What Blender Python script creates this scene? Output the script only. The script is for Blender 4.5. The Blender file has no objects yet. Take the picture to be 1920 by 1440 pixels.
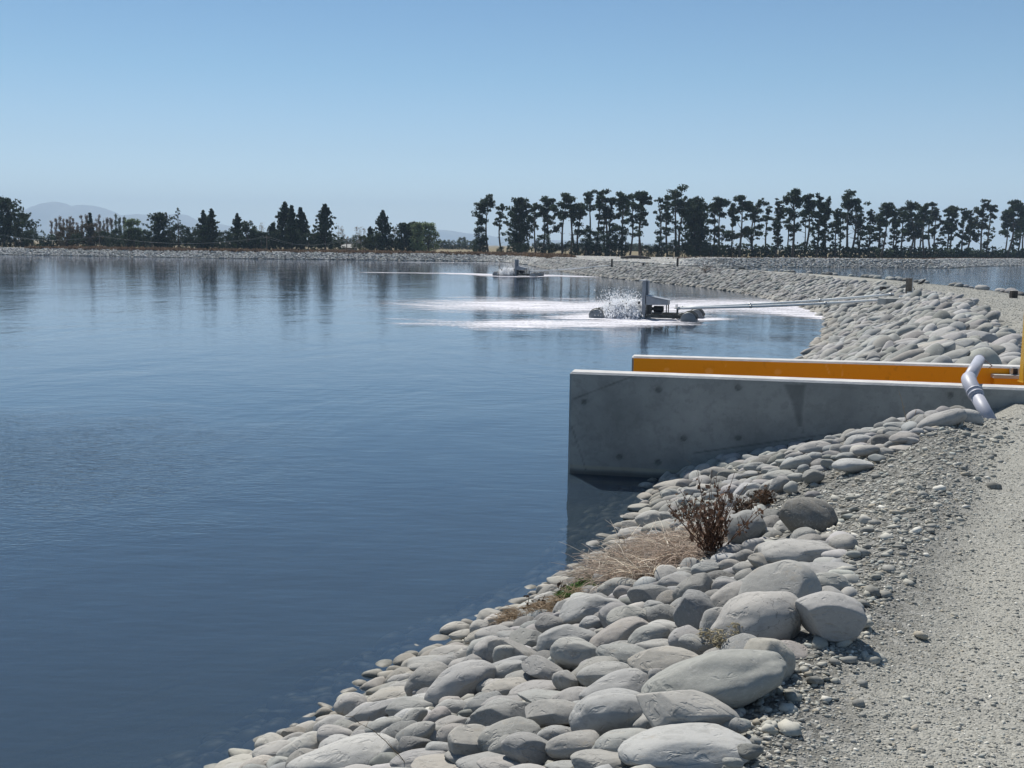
import bpy, bmesh, math, random
import numpy as np
from mathutils import Vector, Matrix
S = bpy.context.scene
# ------------------------------------------------------------ camera, sky, sun
F_PX = 2000.0; CAM_H = 2.8; PITCH = math.atan(260/2000.0); ROLL = 0.0135
cd = bpy.data.cameras.new("camera"); cam = bpy.data.objects.new("camera", cd); S.collection.objects.link(cam)
cd.sensor_width = 36.0; cd.lens = F_PX/1920*36; cd.clip_start = 0.05; cd.clip_end = 30000
RM = Matrix.Rotation(math.pi/2-PITCH, 3, 'X') @ Matrix.Rotation(ROLL, 3, 'Z')
cam.matrix_world = Matrix.Translation((0, 0, CAM_H)) @ RM.to_4x4()
S.camera = cam
SUN_EL, SUN_AZ = math.radians(52), math.radians(-20)      # azimuth from +Y, negative = left
w = bpy.data.worlds.new("World"); S.world = w; w.use_nodes = True
wn = w.node_tree; sky = wn.nodes.new('ShaderNodeTexSky'); sky.sky_type = 'NISHITA'
sky.sun_disc = False; sky.sun_elevation = SUN_EL; sky.sun_rotation = SUN_AZ
sky.altitude = 3000; sky.air_density = 1.0; sky.dust_density = 0.0; sky.ozone_density = 2.0
bg = wn.nodes['Background']; bg.inputs['Strength'].default_value = 0.088
tcw = wn.nodes.new('ShaderNodeTexCoord'); sxw = wn.nodes.new('ShaderNodeSeparateXYZ'); wn.links.new(tcw.outputs['Generated'], sxw.inputs[0])
rw = wn.nodes.new('ShaderNodeValToRGB'); wn.links.new(sxw.outputs[2], rw.inputs[0]); ew = rw.color_ramp.elements   # sky colour correction by elevation: takes the yellow out of the lowest degrees
for k, (pp, cc) in enumerate([(0.0035, (1.16, 1.22, 1.36)), (0.014, (1.26, 1.24, 1.28)), (0.0332, (1.42, 1.33, 1.18)), (0.0837, (1.085, 1.092, 0.992)), (0.1513, (0.85, 1.03, .965)), (0.2147, (0.74, .95, .945)), (0.45, (0.86, .97, .94))]):
    q = ew[k] if k < 2 else ew.new(pp)
    q.position = pp; q.color = (*cc, 1)
mw = wn.nodes.new('ShaderNodeMix'); mw.data_type = 'RGBA'; mw.blend_type = 'MULTIPLY'; mw.inputs[0].default_value = 1
wn.links.new(sky.outputs[0], mw.inputs[6]); wn.links.new(rw.outputs[0], mw.inputs[7]); wn.links.new(mw.outputs[2], bg.inputs[0])
sl = bpy.data.lights.new("sun", 'SUN'); so = bpy.data.objects.new("sun", sl); S.collection.objects.link(so)
sl.energy = 5.0; sl.angle = math.radians(0.53); sl.color = (1.0, 0.955, 0.875)
sd = Vector((math.sin(SUN_AZ)*math.cos(SUN_EL), math.cos(SUN_AZ)*math.cos(SUN_EL), math.sin(SUN_EL)))
so.rotation_euler = sd.to_track_quat('Z', 'Y').to_euler(); so.location = (0, 0, 30)
S.view_settings.view_transform = 'Standard'; S.view_settings.look = 'None'
S.view_settings.exposure = 0.25; S.view_settings.gamma = 1.0
S.cycles.max_bounces = 8; S.cycles.transparent_max_bounces = 24; S.cycles.volume_bounces = 1
S.cycles.caustics_reflective = False; S.cycles.caustics_refractive = False
S.cycles.sample_clamp_indirect = 6

HAZE = .00021
rng = np.random.default_rng(7); random.seed(7)
RMn = np.array(RM)
# ------------------------------------------------------------ pixel helpers (layout is measured from these)
def ray(u, v):
    d = RMn @ np.array([(u-960)/F_PX, (720-v)/F_PX, -1.0]); return d
def P(u, v, z=0.0):
    d = ray(u, v); t = (z-CAM_H)/d[2]; return np.array([d[0]*t, d[1]*t, z])
def at_dist(u, v, Y):
    d = ray(u, v); t = Y/d[1]; return np.array([d[0]*t, Y, CAM_H+d[2]*t])
def proj(p):
    q = (np.asarray(p, float)-np.array([0, 0, CAM_H])) @ RMn
    return np.stack([960-F_PX*q[..., 0]/q[..., 2], 720+F_PX*q[..., 1]/q[..., 2]], -1)
# ------------------------------------------------------------ value noise
def _h(ix, iy, iz, s):
    n = (ix*374761393 + iy*668265263 + iz*2147483647 + s*974634577) & 0xFFFFFFFF
    n = ((n ^ (n >> 13))*1274126177) & 0xFFFFFFFF
    n = ((n ^ (n >> 16))*2246822519) & 0xFFFFFFFF
    return ((n ^ (n >> 15)) & 0xFFFF)/32767.5 - 1
def vnoise(p, s=0):
    p = np.asarray(p, float); f = np.floor(p).astype(np.int64); t = p-f; t = t*t*(3-2*t)
    r = 0
    for a in (0, 1):
        for b in (0, 1):
            for c in (0, 1):
                wgt = (t[..., 0] if a else 1-t[..., 0])*(t[..., 1] if b else 1-t[..., 1])*(t[..., 2] if c else 1-t[..., 2])
                r = r + wgt*_h(f[..., 0]+a, f[..., 1]+b, f[..., 2]+c, s)
    return r
def n2(x, y, sc, s=0):
    return vnoise(np.stack([x*sc, y*sc, np.zeros_like(x)+0.37], -1), s)
# ------------------------------------------------------------ mesh helpers
def mesh_np(name, V, F, mats=None, smooth=True, attrs=None, midx=None):
    V = np.asarray(V, np.float32); me = bpy.data.meshes.new(name)
    if isinstance(F, np.ndarray):
        k = F.shape[1]; flat = F.ravel(); nf = len(F)
        starts = np.arange(nf, dtype=np.int32)*k; tot = np.full(nf, k, np.int32)
    else:
        tot = np.array([len(f) for f in F], np.int32); flat = np.array([i for f in F for i in f], np.int32)
        starts = np.concatenate([[0], np.cumsum(tot)[:-1]]).astype(np.int32); nf = len(F)
    me.vertices.add(len(V)); me.vertices.foreach_set('co', V.ravel())
    me.loops.add(len(flat)); me.loops.foreach_set('vertex_index', flat.astype(np.int32))
    me.polygons.add(nf); me.polygons.foreach_set('loop_start', starts)
    if smooth is True: me.polygons.foreach_set('use_smooth', np.ones(nf, bool))
    elif smooth is not False: me.polygons.foreach_set('use_smooth', np.asarray(smooth, bool))
    for m in (mats or []): me.materials.append(m)
    if midx is not None: me.polygons.foreach_set('material_index', np.asarray(midx, np.int32))
    for k_, a in (attrs or {}).items():
        a = np.asarray(a, np.float32)
        if a.ndim == 1:
            at = me.attributes.new(k_, 'FLOAT', 'POINT'); at.data.foreach_set('value', a)
        else:
            at = me.attributes.new(k_, 'FLOAT_COLOR', 'POINT')
            if a.shape[1] == 3: a = np.concatenate([a, np.ones((len(a), 1), np.float32)], 1)
            at.data.foreach_set('color', a.ravel())
    me.update(calc_edges=True); return me
def link(name, me, parent=None, loc=None, label=None, cat=None, group=None, kind=None):
    o = bpy.data.objects.new(name, me); S.collection.objects.link(o)
    if parent is not None: o.parent = parent
    if loc is not None: o.location = loc
    if label: o['label'] = label
    if cat: o['category'] = cat
    if group: o['group'] = group
    if kind: o['kind'] = kind
    return o
def empty(name, loc, label, cat, group=None, rz=0):
    o = link(name, None, None, loc, label, cat, group); o.rotation_euler = (0, 0, rz); o.empty_display_size = .1; return o
class MB:
    def __init__(s): s.v = []; s.f = []; s.m = []; s.sm = []
    def add(s, V, F, m=0, smooth=False):
        b = len(s.v); s.v += [tuple(map(float, q)) for q in V]; s.f += [tuple(int(i)+b for i in f) for f in F]; s.m += [m]*len(F); s.sm += [smooth]*len(F); return s
    def box(s, c, h, m=0, R=None, bev=0.0):
        bm = bmesh.new(); bmesh.ops.create_cube(bm, size=2)
        for q in bm.verts: q.co = Vector((q.co.x*h[0], q.co.y*h[1], q.co.z*h[2]))
        if bev > 0: bmesh.ops.bevel(bm, geom=list(bm.edges), offset=bev, segments=2, affect='EDGES', profile=.6)
        M = (R or Matrix.Identity(3)); bm.verts.index_update()
        V = [M @ q.co + Vector(c) for q in bm.verts]; F = [[q.index for q in f.verts] for f in bm.faces]
        bm.free(); return s.add(V, F, m)
    def tube(s, pts, rad, n=8, m=0, cap=True):
        pts = [Vector(p) for p in pts]; k = len(pts)
        rad = rad if hasattr(rad, '__len__') else [rad]*k
        V = []; up = None
        for i, p in enumerate(pts):
            t = ((pts[min(i+1, k-1)]-pts[max(i-1, 0)])).normalized()
            if up is None: up = t.orthogonal().normalized()
            up = (up - t*up.dot(t)).normalized(); b = t.cross(up)
            for j in range(n):
                a = 2*math.pi*j/n; V.append(p+(up*math.cos(a)+b*math.sin(a))*rad[i])
        F = [[i*n+j, i*n+(j+1) % n, (i+1)*n+(j+1) % n, (i+1)*n+j] for i in range(k-1) for j in range(n)]
        s.add(V, F, m, True)
        if cap:
            b = len(s.v)-len(V)
            s.f.append(tuple(b+j for j in reversed(range(n)))); s.f.append(tuple(b+(k-1)*n+j for j in range(n))); s.m += [m, m]; s.sm += [False, False]
        return s
    def build(s, name, mats, parent=None, **kw):
        mats = mats if isinstance(mats, (list, tuple)) else [mats]
        me = mesh_np(name, np.array(s.v), s.f, mats, smooth=s.sm, midx=s.m); return link(name, me, parent, **kw)
_ico = {}
def ico(l):
    if l not in _ico:
        bm = bmesh.new(); bmesh.ops.create_icosphere(bm, subdivisions=l, radius=1)
        bm.verts.index_update()
        _ico[l] = (np.array([q.co[:] for q in bm.verts]), np.array([[q.index for q in f.verts] for f in bm.faces], np.int32)); bm.free()
    return _ico[l]
# ------------------------------------------------------------ materials
def mat(name):
    m = bpy.data.materials.new(name); m.use_nodes = True; nt = m.node_tree; return m, nt, nt.nodes['Principled BSDF']
def N(nt, t, **kw):
    n = nt.nodes.new('ShaderNode'+t)
    for k, v in kw.items():
        if k in n.inputs.keys(): n.inputs[k].default_value = v
        else: setattr(n, k, v)
    return n
def ramp(nt, stops, fac=None):
    r = nt.nodes.new('ShaderNodeValToRGB'); e = r.color_ramp.elements
    while len(e) > 1: e.remove(e[-1])
    e[0].position = stops[0][0]; c = stops[0][1]; e[0].color = (*c, 1) if hasattr(c, '__len__') else (c, c, c, 1)
    for p, c in stops[1:]:
        q = e.new(p); q.color = (*c, 1) if hasattr(c, '__len__') else (c, c, c, 1)
    if fac is not None: nt.links.new(fac, r.inputs[0])
    return r.outputs[0]
def mix(nt, a, b, fac, mode='MIX'):
    n = nt.nodes.new('ShaderNodeMix'); n.data_type = 'RGBA'; n.blend_type = mode
    for k, x in ((0, fac), (6, a), (7, b)):
        sock = n.inputs[k]
        if isinstance(x, bpy.types.NodeSocket): nt.links.new(x, sock)
        elif hasattr(x, '__len__'): sock.default_value = (*x, 1)
        else: sock.default_value = x if k == 0 else (x, x, x, 1)
    return n.outputs[2]
def mth(nt, op, a, b=None, c=None, clamp=False):
    n = nt.nodes.new('ShaderNodeMath'); n.operation = op; n.use_clamp = clamp
    for i, x in enumerate((a, b, c)):
        if x is None: continue
        if isinstance(x, bpy.types.NodeSocket): nt.links.new(x, n.inputs[i])
        else: n.inputs[i].default_value = x
    return n.outputs[0]
def noise(nt, vec, scale, detail=4, rough=.55, dist=0):
    n = N(nt, 'TexNoise', Scale=scale, Detail=detail, Roughness=rough, Distortion=dist)
    if vec is not None: nt.links.new(vec, n.inputs['Vector'])
    return n.outputs['Fac']
def bump(nt, h, dist, strength=1.0, normal=None):
    b = N(nt, 'Bump', Strength=strength, Distance=dist); nt.links.new(h, b.inputs['Height'])
    if normal is not None: nt.links.new(normal, b.inputs['Normal'])
    return b.outputs[0]
def simple(name, col, rough=.6, metal=0.0, var=.15, scale=6, bmp=0.0, spec=.5):
    m, nt, p = mat(name); tc = N(nt, 'TexCoord').outputs['Object']
    f = noise(nt, tc, scale, 5)
    c = mix(nt, [x*(1-var) for x in col], [min(1, x*(1+var)) for x in col], ramp(nt, [(.35, 0), (.65, 1)], f))
    nt.links.new(c, p.inputs['Base Color']); p.inputs['Roughness'].default_value = rough; p.inputs['Metallic'].default_value = metal
    p.inputs['Specular IOR Level'].default_value = spec
    if bmp: nt.links.new(bump(nt, noise(nt, tc, scale*8, 4), bmp), p.inputs['Normal'])
    return m
def world_pos(nt):
    return N(nt, 'NewGeometry').outputs['Position']
def zval(nt):
    s = N(nt, 'SeparateXYZ'); nt.links.new(world_pos(nt), s.inputs[0]); return s.outputs[2]

def stone_mat(name, per_object):
    m, nt, p = mat(name); pos = world_pos(nt); tc = N(nt, 'TexCoord').outputs['Object']
    if per_object:
        oi = N(nt, 'ObjectInfo'); rnd = oi.outputs['Random']; tint = oi.outputs['Color']; vec = tc
        ad = N(nt, 'VectorMath', operation='ADD'); nt.links.new(tc, ad.inputs[0]); nt.links.new(mth(nt, 'MULTIPLY', rnd, 37.0), ad.inputs[1]); vec = ad.outputs[0]
    else:
        a = N(nt, 'Attribute', attribute_name='tint'); tint = a.outputs['Color']; vec = pos; rnd = None
    base = tint
    f1 = noise(nt, vec, 3.2 if per_object else 9, 6, .6)
    base = mix(nt, base, (.155, .157, .15), ramp(nt, [(.5, 0), (.75, .55)], f1))
    f2 = noise(nt, vec, 11 if per_object else 30, 5, .65, .4)
    base = mix(nt, base, (.42, .415, .395), ramp(nt, [(.52, 0), (.72, .5)], f2))
    sp = noise(nt, vec, 120, 2, .7)
    base = mix(nt, base, (.12, .12, .115), ramp(nt, [(.58, 0), (.72, .4)], sp))
    if per_object:
        # thin pale quartz veins on some stones
        vo = N(nt, 'TexVoronoi', feature='DISTANCE_TO_EDGE', Scale=3.3)
        dn = N(nt, 'TexNoise', Scale=3.0, Detail=3.0); nt.links.new(vec, dn.inputs['Vector'])
        vm = N(nt, 'VectorMath', operation='MULTIPLY_ADD'); nt.links.new(dn.outputs['Color'], vm.inputs[0]); vm.inputs[1].default_value = (.5, .5, .5); nt.links.new(vec, vm.inputs[2])
        nt.links.new(vm.outputs[0], vo.inputs['Vector'])
        vein = ramp(nt, [(0, 1), (.012, .7), (.022, 0)], vo.outputs['Distance'])
        vm2 = mth(nt, 'MULTIPLY', vein, mth(nt, 'GREATER_THAN', rnd, .72))
        vm3 = mth(nt, 'MULTIPLY', vm2, ramp(nt, [(.45, 0), (.6, .6)], f1))
        base = mix(nt, base, (.5, .49, .47), vm3)
    if per_object:
        cr_ = N(nt, 'TexVoronoi', feature='DISTANCE_TO_EDGE', Scale=1.6); nt.links.new(vm.outputs[0], cr_.inputs['Vector'])
        ck = mth(nt, 'MULTIPLY', ramp(nt, [(0, 1), (.010, .6), (.018, 0)], cr_.outputs['Distance']), mth(nt, 'MULTIPLY', mth(nt, 'LESS_THAN', rnd, .14), ramp(nt, [(.42, 0), (.5, 1)], f2)))
        base = mix(nt, base, (.05, .048, .045), mth(nt, 'MULTIPLY', ck, .5))
        base = mix(nt, base, (.33, .29, .235), mth(nt, 'MULTIPLY', ramp(nt, [(.58, 0), (.68, .5)], noise(nt, vec, 1.7, 6, .7)), mth(nt, 'GREATER_THAN', rnd, .55)))
    z = zval(nt)
    zn = mth(nt, 'ADD', z, mth(nt, 'MULTIPLY', mth(nt, 'SUBTRACT', f2, .5), .08))
    base = mix(nt, base, mix(nt, base, (.44, .39, .31), .35), ramp(nt, [(0, 0), (.45, 1), (.55, 1), (1, 0)], mth(nt, 'MULTIPLY_ADD', zn, 3.4, .28)))  # silt stained band above the waterline
    wet = ramp(nt, [(.50, 1), (.54, 0)], mth(nt, 'ADD', zn, .5))
    base = mix(nt, base, mix(nt, base, (.05, .05, .035), .62), wet)
    alg = ramp(nt, [(.36, 1), (.49, 0)], mth(nt, 'ADD', zn, .5))
    base = mix(nt, base, mix(nt, (.035, .055, .016), (.075, .07, .03), f2), mth(nt, 'MULTIPLY', alg, .85))
    nt.links.new(base, p.inputs['Base Color'])
    nt.links.new(ramp(nt, [(0, .85), (1, .5)], wet), p.inputs['Roughness']); p.inputs['Specular IOR Level'].default_value = .28
    if per_object:
        b = bump(nt, noise(nt, pos, 60, 6, .65), .0028, .7)
        b = bump(nt, ramp(nt, [(.34, 0), (.42, 1)], noise(nt, vec, 2.2, 3, .5, .6)), .006, .6, b)
        nt.links.new(b, p.inputs['Normal'])
    return m
M_STONE = stone_mat('river_stone', True); M_STONES = stone_mat('river_stones', False)

# ------------------------------------------------------------ pond geometry
shore_near = np.array([P(400, 1440)[:2], P(560, 1372)[:2], P(700, 1285)[:2], P(800, 1235)[:2], P(860, 1190)[:2], P(945, 1150)[:2], P(1040, 1105)[:2], P(1130, 1062)[:2], P(1168, 1000)[:2], P(1235, 905)[:2], P(1290, 872)[:2]])
shore_far = np.array([P(1530, 672)[:2], P(1560, 640)[:2], P(1568, 600)[:2], P(1530, 579)[:2], P(1400, 549)[:2], P(1270, 533)[:2], P(1130, 520)[:2], P(1060, 510)[:2], P(1005, 500)[:2]])
d0 = np.array([-.49, -.87]); back = [shore_near[0]+d0*k for k in (60, 25, 8, 3, 1)]
SH = np.array(back + list(shore_near) + list(shore_far))
def chaikin(p, n=1):
    for _ in range(n):
        q = np.empty((2*len(p)-2, 2)); q[0::2] = p[:-1]*.75+p[1:]*.25; q[1::2] = p[:-1]*.25+p[1:]*.75
        p = np.vstack([p[:1], q, p[-1:]])
    return p
SHORE = chaikin(SH, 2)
# smoothed line of the same shore drives the crest and the road so that they do not copy its small wiggles
seg = np.linalg.norm(np.diff(SHORE, axis=0), axis=1); cs = np.r_[0, np.cumsum(seg)]
ss = np.linspace(0, cs[-1], 140); SS = np.stack([np.interp(ss, cs, SHORE[:, k]) for k in (0, 1)], 1)
for _ in range(10): SS[1:-1] = (SS[:-2]+SS[1:-1]*2+SS[2:])/4
tan = np.gradient(SS, axis=0); tan /= np.linalg.norm(tan, axis=1)[:, None]; nor = np.stack([tan[:, 1], -tan[:, 0]], 1)
OFF = SS+nor*10.4
POND1 = np.vstack([SHORE, [[2.2, 158], [-1.5, 177], [-6, 184], [-20, 183], [-43, 178], [-90, 187], [-150, 190], [-270, 190], [-270, -60]]])
offs = OFF[(OFF[:, 1] < 104)]
POND2 = np.vstack([offs, [[22.5, 125], [26, 148], [31, 160], [45, 166], [73, 178], [80, 192], [112, 233], [200, 262], [320, 262], [320, -70]]])
def sdf(Q, poly):
    Q = np.asarray(Q, float); out = np.full(len(Q), 1e9); ins = np.zeros(len(Q), bool)
    A = poly; B = np.roll(poly, -1, 0)
    for a, b in zip(A, B):
        e = b-a; L = e@e+1e-12; wv = Q-a; t = np.clip((wv@e)/L, 0, 1)
        dd = wv-t[:, None]*e; out = np.minimum(out, (dd**2).sum(1))
        c = ((a[1] > Q[:, 1]) != (b[1] > Q[:, 1]))
        xi = a[0]+(Q[:, 1]-a[1])/(b[1]-a[1]+1e-15)*e[0]; ins ^= c & (Q[:, 0] < xi)
    d = np.sqrt(out); return np.where(ins, -d, d)
def sd_line(Q, line):                         # distance to the smoothed shore line, + on the land side
    Q = np.asarray(Q, float); best = np.full(len(Q), 1e18); sg = np.zeros(len(Q))
    for a, b in zip(line[:-1], line[1:]):
        e = b-a; t = np.clip(((Q-a)@e)/(e@e), 0, 1); dd = Q-a-t[:, None]*e; r = (dd**2).sum(1)
        s = np.sign(dd[:, 0]*e[1]-dd[:, 1]*e[0]); k = r < best; best[k] = r[k]; sg[k] = s[k]
    return np.sqrt(best)*sg
WT = 1.27
FA = P(1068, 697, WT)[:2]; FB = P(1920, 728, WT)[:2]; fx = (FB-FA)/np.linalg.norm(FB-FA); fy = np.array([-fx[1], fx[0]])
BA = P(1185, 668, WT)[:2]; BB = P(1913, 688, WT)[:2]; bx = (BB-BA)/np.linalg.norm(BB-BA); by = np.array([-bx[1], bx[0]])
WTH = .30; LF = 8.5; LB = 8.3
def height(x, y, fine=True):
    Q = np.stack([x, y], 1)
    d1 = sdf(Q, POND1); d2 = sdf(Q, POND2); ds = sd_line(Q, SS)
    prof = lambda d: np.interp(d, [-6, 0, 1.6, 2.7, 3.3], [-2.0, 0, .68, 1.07, 1.1])
    z = np.minimum(prof(d1), prof(d2)+.0)
    dm = np.minimum(d1, d2)
    z = z+np.where(dm > 9, -.25*np.clip((dm-9)/25, 0, 1), 0)
    z = z+.22*np.clip((x-22)/20, 0, 1)*np.clip((y-120)/20, 0, 1)*np.clip(dm/3, 0, 1)
    z = z+.07*np.exp(-((ds-3.05)/.28)**2)*np.clip((22-y)/4, 0, 1)*np.clip((y+5)/5, 0, 1)
    near = np.clip(1-np.hypot(x, y)/60, 0, 1)
    z = z+near*(.035*n2(x, y, 1.1, 3)*np.clip((3.3-ds)/.6, 0.25, 1)+.012*n2(x, y, 4.3, 5))
    far = np.clip((y-170)/60, 0, 1)
    z = z+far*.12*n2(x, y, .05, 9)
    tw = (Q-FA)@fx; dw_ = -((Q-FA)@fy)                       # the bank drops a little along the foot of the front wall
    zt_ = np.interp(tw, [2, 2.5, 3, 3.5, 4, 4.5, 4.8, 5.1], [.31, .43, .54, .62, .70, .80, .95, 1.1]); wq = np.clip(1.15-dw_/1.35, 0, 1)*(dw_ > -.1)*(tw > 2)*(tw < 5.1)
    z = z+(np.minimum(zt_, z)-z)*wq*wq*(3-2*wq)
    # channel between the two concrete walls
    lx = (Q-FA)@fx; ly = (Q-FA)@fy
    inside = (lx > .3) & (lx < LF-.3) & (ly > .12) & ((Q-BA)@by < .1)
    z = np.where(inside, np.minimum(z, -.6), z)
    return z
def hz(x, y): return float(height(np.array([x]), np.array([y]))[0])
def ground_hits(uv):
    uv = np.asarray(uv, float); D = np.stack([(uv[:, 0]-960)/F_PX, (720-uv[:, 1])/F_PX, -np.ones(len(uv))], 1) @ RMn.T
    O = np.array([0, 0, CAM_H]); lo = 1.4/np.maximum(1e-4, -D[:, 2]); hi = 3.6/np.maximum(1e-4, -D[:, 2]); t = lo.copy(); prev = lo.copy()
    done = np.zeros(len(uv), bool); res = hi.copy()
    for k in range(36):
        t = lo+(hi-lo)*k/35; p = O+D*t[:, None]; h = height(p[:, 0], p[:, 1])
        hit = (p[:, 2] <= h) & ~done; res[hit] = (t[hit]+prev[hit])/2; done |= hit; prev = t
    return O+D*res[:, None]
# ------------------------------------------------------------ ground sheet
ang = np.concatenate([np.linspace(-180, -60, 50)[:-1], np.linspace(-60, -34, 60)[:-1], np.linspace(-34, 34, 561), np.linspace(34, 60, 60)[1:], np.linspace(60, 180, 50)[1:-1]])
rad = np.concatenate([[0.05, .5, 1.0], np.geomspace(1.5, 260, 430), np.geomspace(270, 14000, 66)])
A, R = np.meshgrid(np.radians(ang), rad); X = (R*np.sin(A)).ravel(); Y = (R*np.cos(A)).ravel()
Z = height(X, Y); nA, nR = len(ang), len(rad)
i0 = (np.arange(nR-1)[:, None]*nA+np.arange(nA)[None, :]); i1 = i0+(np.roll(np.arange(nA), -1)-np.arange(nA))[None, :]
F = np.stack([i0, i1, i1+nA, i0+nA], -1).reshape(-1, 4)
Qg = np.stack([X, Y], 1); DS = sd_line(Qg, SS); D1 = sdf(Qg, POND1); D2 = sdf(Qg, POND2); DM = np.minimum(D1, D2)
EXT = 1.0*np.clip((Y-13.6)/1.5, 0, 1)*np.clip((44-Y)/9, 0, 1)
road = np.clip((DS-EXT-3.15+.12*n2(X, Y, 2.2, 1))/.35, 0, 1)*np.clip((7.6-DS)/.4, 0, 1)*(Y < 120)
field = np.clip((DM-4.2+.8*n2(X, Y, .5, 2))/1.5, 0, 1)*((Y > 140) | (Y < -30) | (DM > 16))
m, nt, p = mat('ground')
pos = world_pos(nt); ra = N(nt, 'Attribute', attribute_name='road').outputs['Fac']; fa = N(nt, 'Attribute', attribute_name='field').outputs['Fac']
v1 = N(nt, 'TexVoronoi', Scale=95.0, Randomness=1.0); nt.links.new(pos, v1.inputs['Vector'])
v2 = N(nt, 'TexVoronoi', Scale=34.0, Randomness=1.0); nt.links.new(pos, v2.inputs['Vector'])
bw = N(nt, 'RGBToBW'); nt.links.new(v1.outputs['Color'], bw.inputs[0]); bw2 = N(nt, 'RGBToBW'); nt.links.new(v2.outputs['Color'], bw2.inputs[0])
g1 = ramp(nt, [(.15, (.17, .168, .15)), (.45, (.30, .295, .265)), (.7, (.38, .375, .34)), (.9, (.56, .55, .51))], bw.outputs[0])
g2 = ramp(nt, [(.2, (.12, .12, .112)), (.5, (.21, .208, .195)), (.85, (.36, .355, .335))], bw2.outputs[0])
big = noise(nt, pos, .55, 4, .6)
rc = mix(nt, g1, g2, ramp(nt, [(.42, .15), (.6, .55)], noise(nt, pos, 2.6, 4)))
rc = mix(nt, rc, (.35, .34, .30), ramp(nt, [(.42, .15), (.62, .65)], big))
bc = mix(nt, g2, (.10, .096, .085), .35)
fc = ramp(nt, [(.3, (.13, .10, .065)), (.5, (.21, .165, .10)), (.62, (.17, .16, .075)), (.8, (.25, .2, .125))], noise(nt, pos, .35, 5, .65))
c = mix(nt, bc, rc, ra); c = mix(nt, c, fc, fa)
z = zval(nt); uw = ramp(nt, [(.40, 1), (.5, 0)], mth(nt, 'ADD', z, .5))
c = mix(nt, c, mix(nt, (.035, .052, .02), (.07, .065, .035), noise(nt, pos, 1.7, 4)), uw)
nt.links.new(c, p.inputs['Base Color']); p.inputs['Roughness'].default_value = .95; p.inputs['Specular IOR Level'].default_value = .15
b = bump(nt, mth(nt, 'SUBTRACT', 1, v2.outputs['Distance']), .008, .6); b = bump(nt, mth(nt, 'SUBTRACT', 1, v1.outputs['Distance']), .006, .9, b)
b = bump(nt, noise(nt, pos, 5, 5, .6), .03, .5, b)
nt.links.new(b, p.inputs['Normal'])
ground = link('ground', mesh_np('ground', np.stack([X, Y, Z], 1), F, [m], True, {'road': road, 'field': field}), kind='structure')

# ------------------------------------------------------------ water
m = bpy.data.materials.new('pond_water'); m.use_nodes = True; nt = m.node_tree; nt.nodes.clear()
out = N(nt, 'OutputMaterial'); pos = world_pos(nt)
sx = N(nt, 'Mapping'); nt.links.new(pos, sx.inputs['Vector']); sx.inputs['Scale'].default_value = (.55, 1.5, 1); sx.inputs['Rotation'].default_value = (0, 0, .12)
patch = ramp(nt, [(.50, .0), (.64, 1)], noise(nt, pos, .045, 3, .5))
gr = N(nt, 'VectorMath', operation='DISTANCE'); nt.links.new(pos, gr.inputs[0]); PW = P(90, 880); gr.inputs[1].default_value = (PW[0]-1.5, PW[1], 0)
patch2 = ramp(nt, [(.12, 1), (.42, 0)], mth(nt, 'ADD', mth(nt, 'MULTIPLY', gr.outputs['Value'], .075), mth(nt, 'MULTIPLY', mth(nt, 'SUBTRACT', noise(nt, pos, .8, 4, .6), .5), .35)))
w1 = noise(nt, sx.outputs[0], 3.2, 3, .55); w2 = noise(nt, sx.outputs[0], 13, 3, .6); w3 = noise(nt, pos, .55, 2, .5); mw4 = N(nt, 'Mapping'); nt.links.new(pos, mw4.inputs['Vector']); mw4.inputs['Scale'].default_value = (.8, 1.5, 1); mw4.inputs['Rotation'].default_value = (0, 0, .5); w4 = noise(nt, mw4.outputs[0], 8, 3, .6, .6)
mw5 = N(nt, 'Mapping'); nt.links.new(pos, mw5.inputs['Vector']); mw5.inputs['Scale'].default_value = (.22, .12, 1); w5 = noise(nt, mw5.outputs[0], 1.0, 4, .62, .4)
h = mth(nt, 'MULTIPLY', w1, .0050)
h = mth(nt, 'MULTIPLY_ADD', w5, .045, h)
h = mth(nt, 'MULTIPLY_ADD', w2, mth(nt, 'MULTIPLY_ADD', patch, .0012, .0004), h)
h = mth(nt, 'MULTIPLY_ADD', w3, .010, h)
h = mth(nt, 'MULTIPLY_ADD', w4, mth(nt, 'MULTIPLY_ADD', patch2, .0125, .0004), h)
bn = N(nt, 'Bump', Distance=1.0, Strength=1.0); nt.links.new(h, bn.inputs['Height'])
fr = N(nt, 'Fresnel', IOR=1.6); nt.links.new(bn.outputs[0], fr.inputs['Normal'])
gl = N(nt, 'BsdfGlossy', Roughness=.03); nt.links.new(bn.outputs[0], gl.inputs['Normal']); gl.inputs['Color'].default_value = (.93, .95, 1, 1)
tr = N(nt, 'BsdfTransparent'); tr.inputs['Color'].default_value = (.9, .95, .95, 1)
df = N(nt, 'BsdfDiffuse'); df.inputs['Color'].default_value = (.040, .063, .090, 1)
body = N(nt, 'MixShader'); body.inputs[0].default_value = .60; nt.links.new(tr.outputs[0], body.inputs[1]); nt.links.new(df.outputs[0], body.inputs[2])
ms = N(nt, 'MixShader'); nt.links.new(fr.outputs[0], ms.inputs[0]); nt.links.new(body.outputs[0], ms.inputs[1]); nt.links.new(gl.outputs[0], ms.inputs[2])
nt.links.new(ms.outputs[0], out.inputs['Surface'])
M_WATER = m
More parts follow.
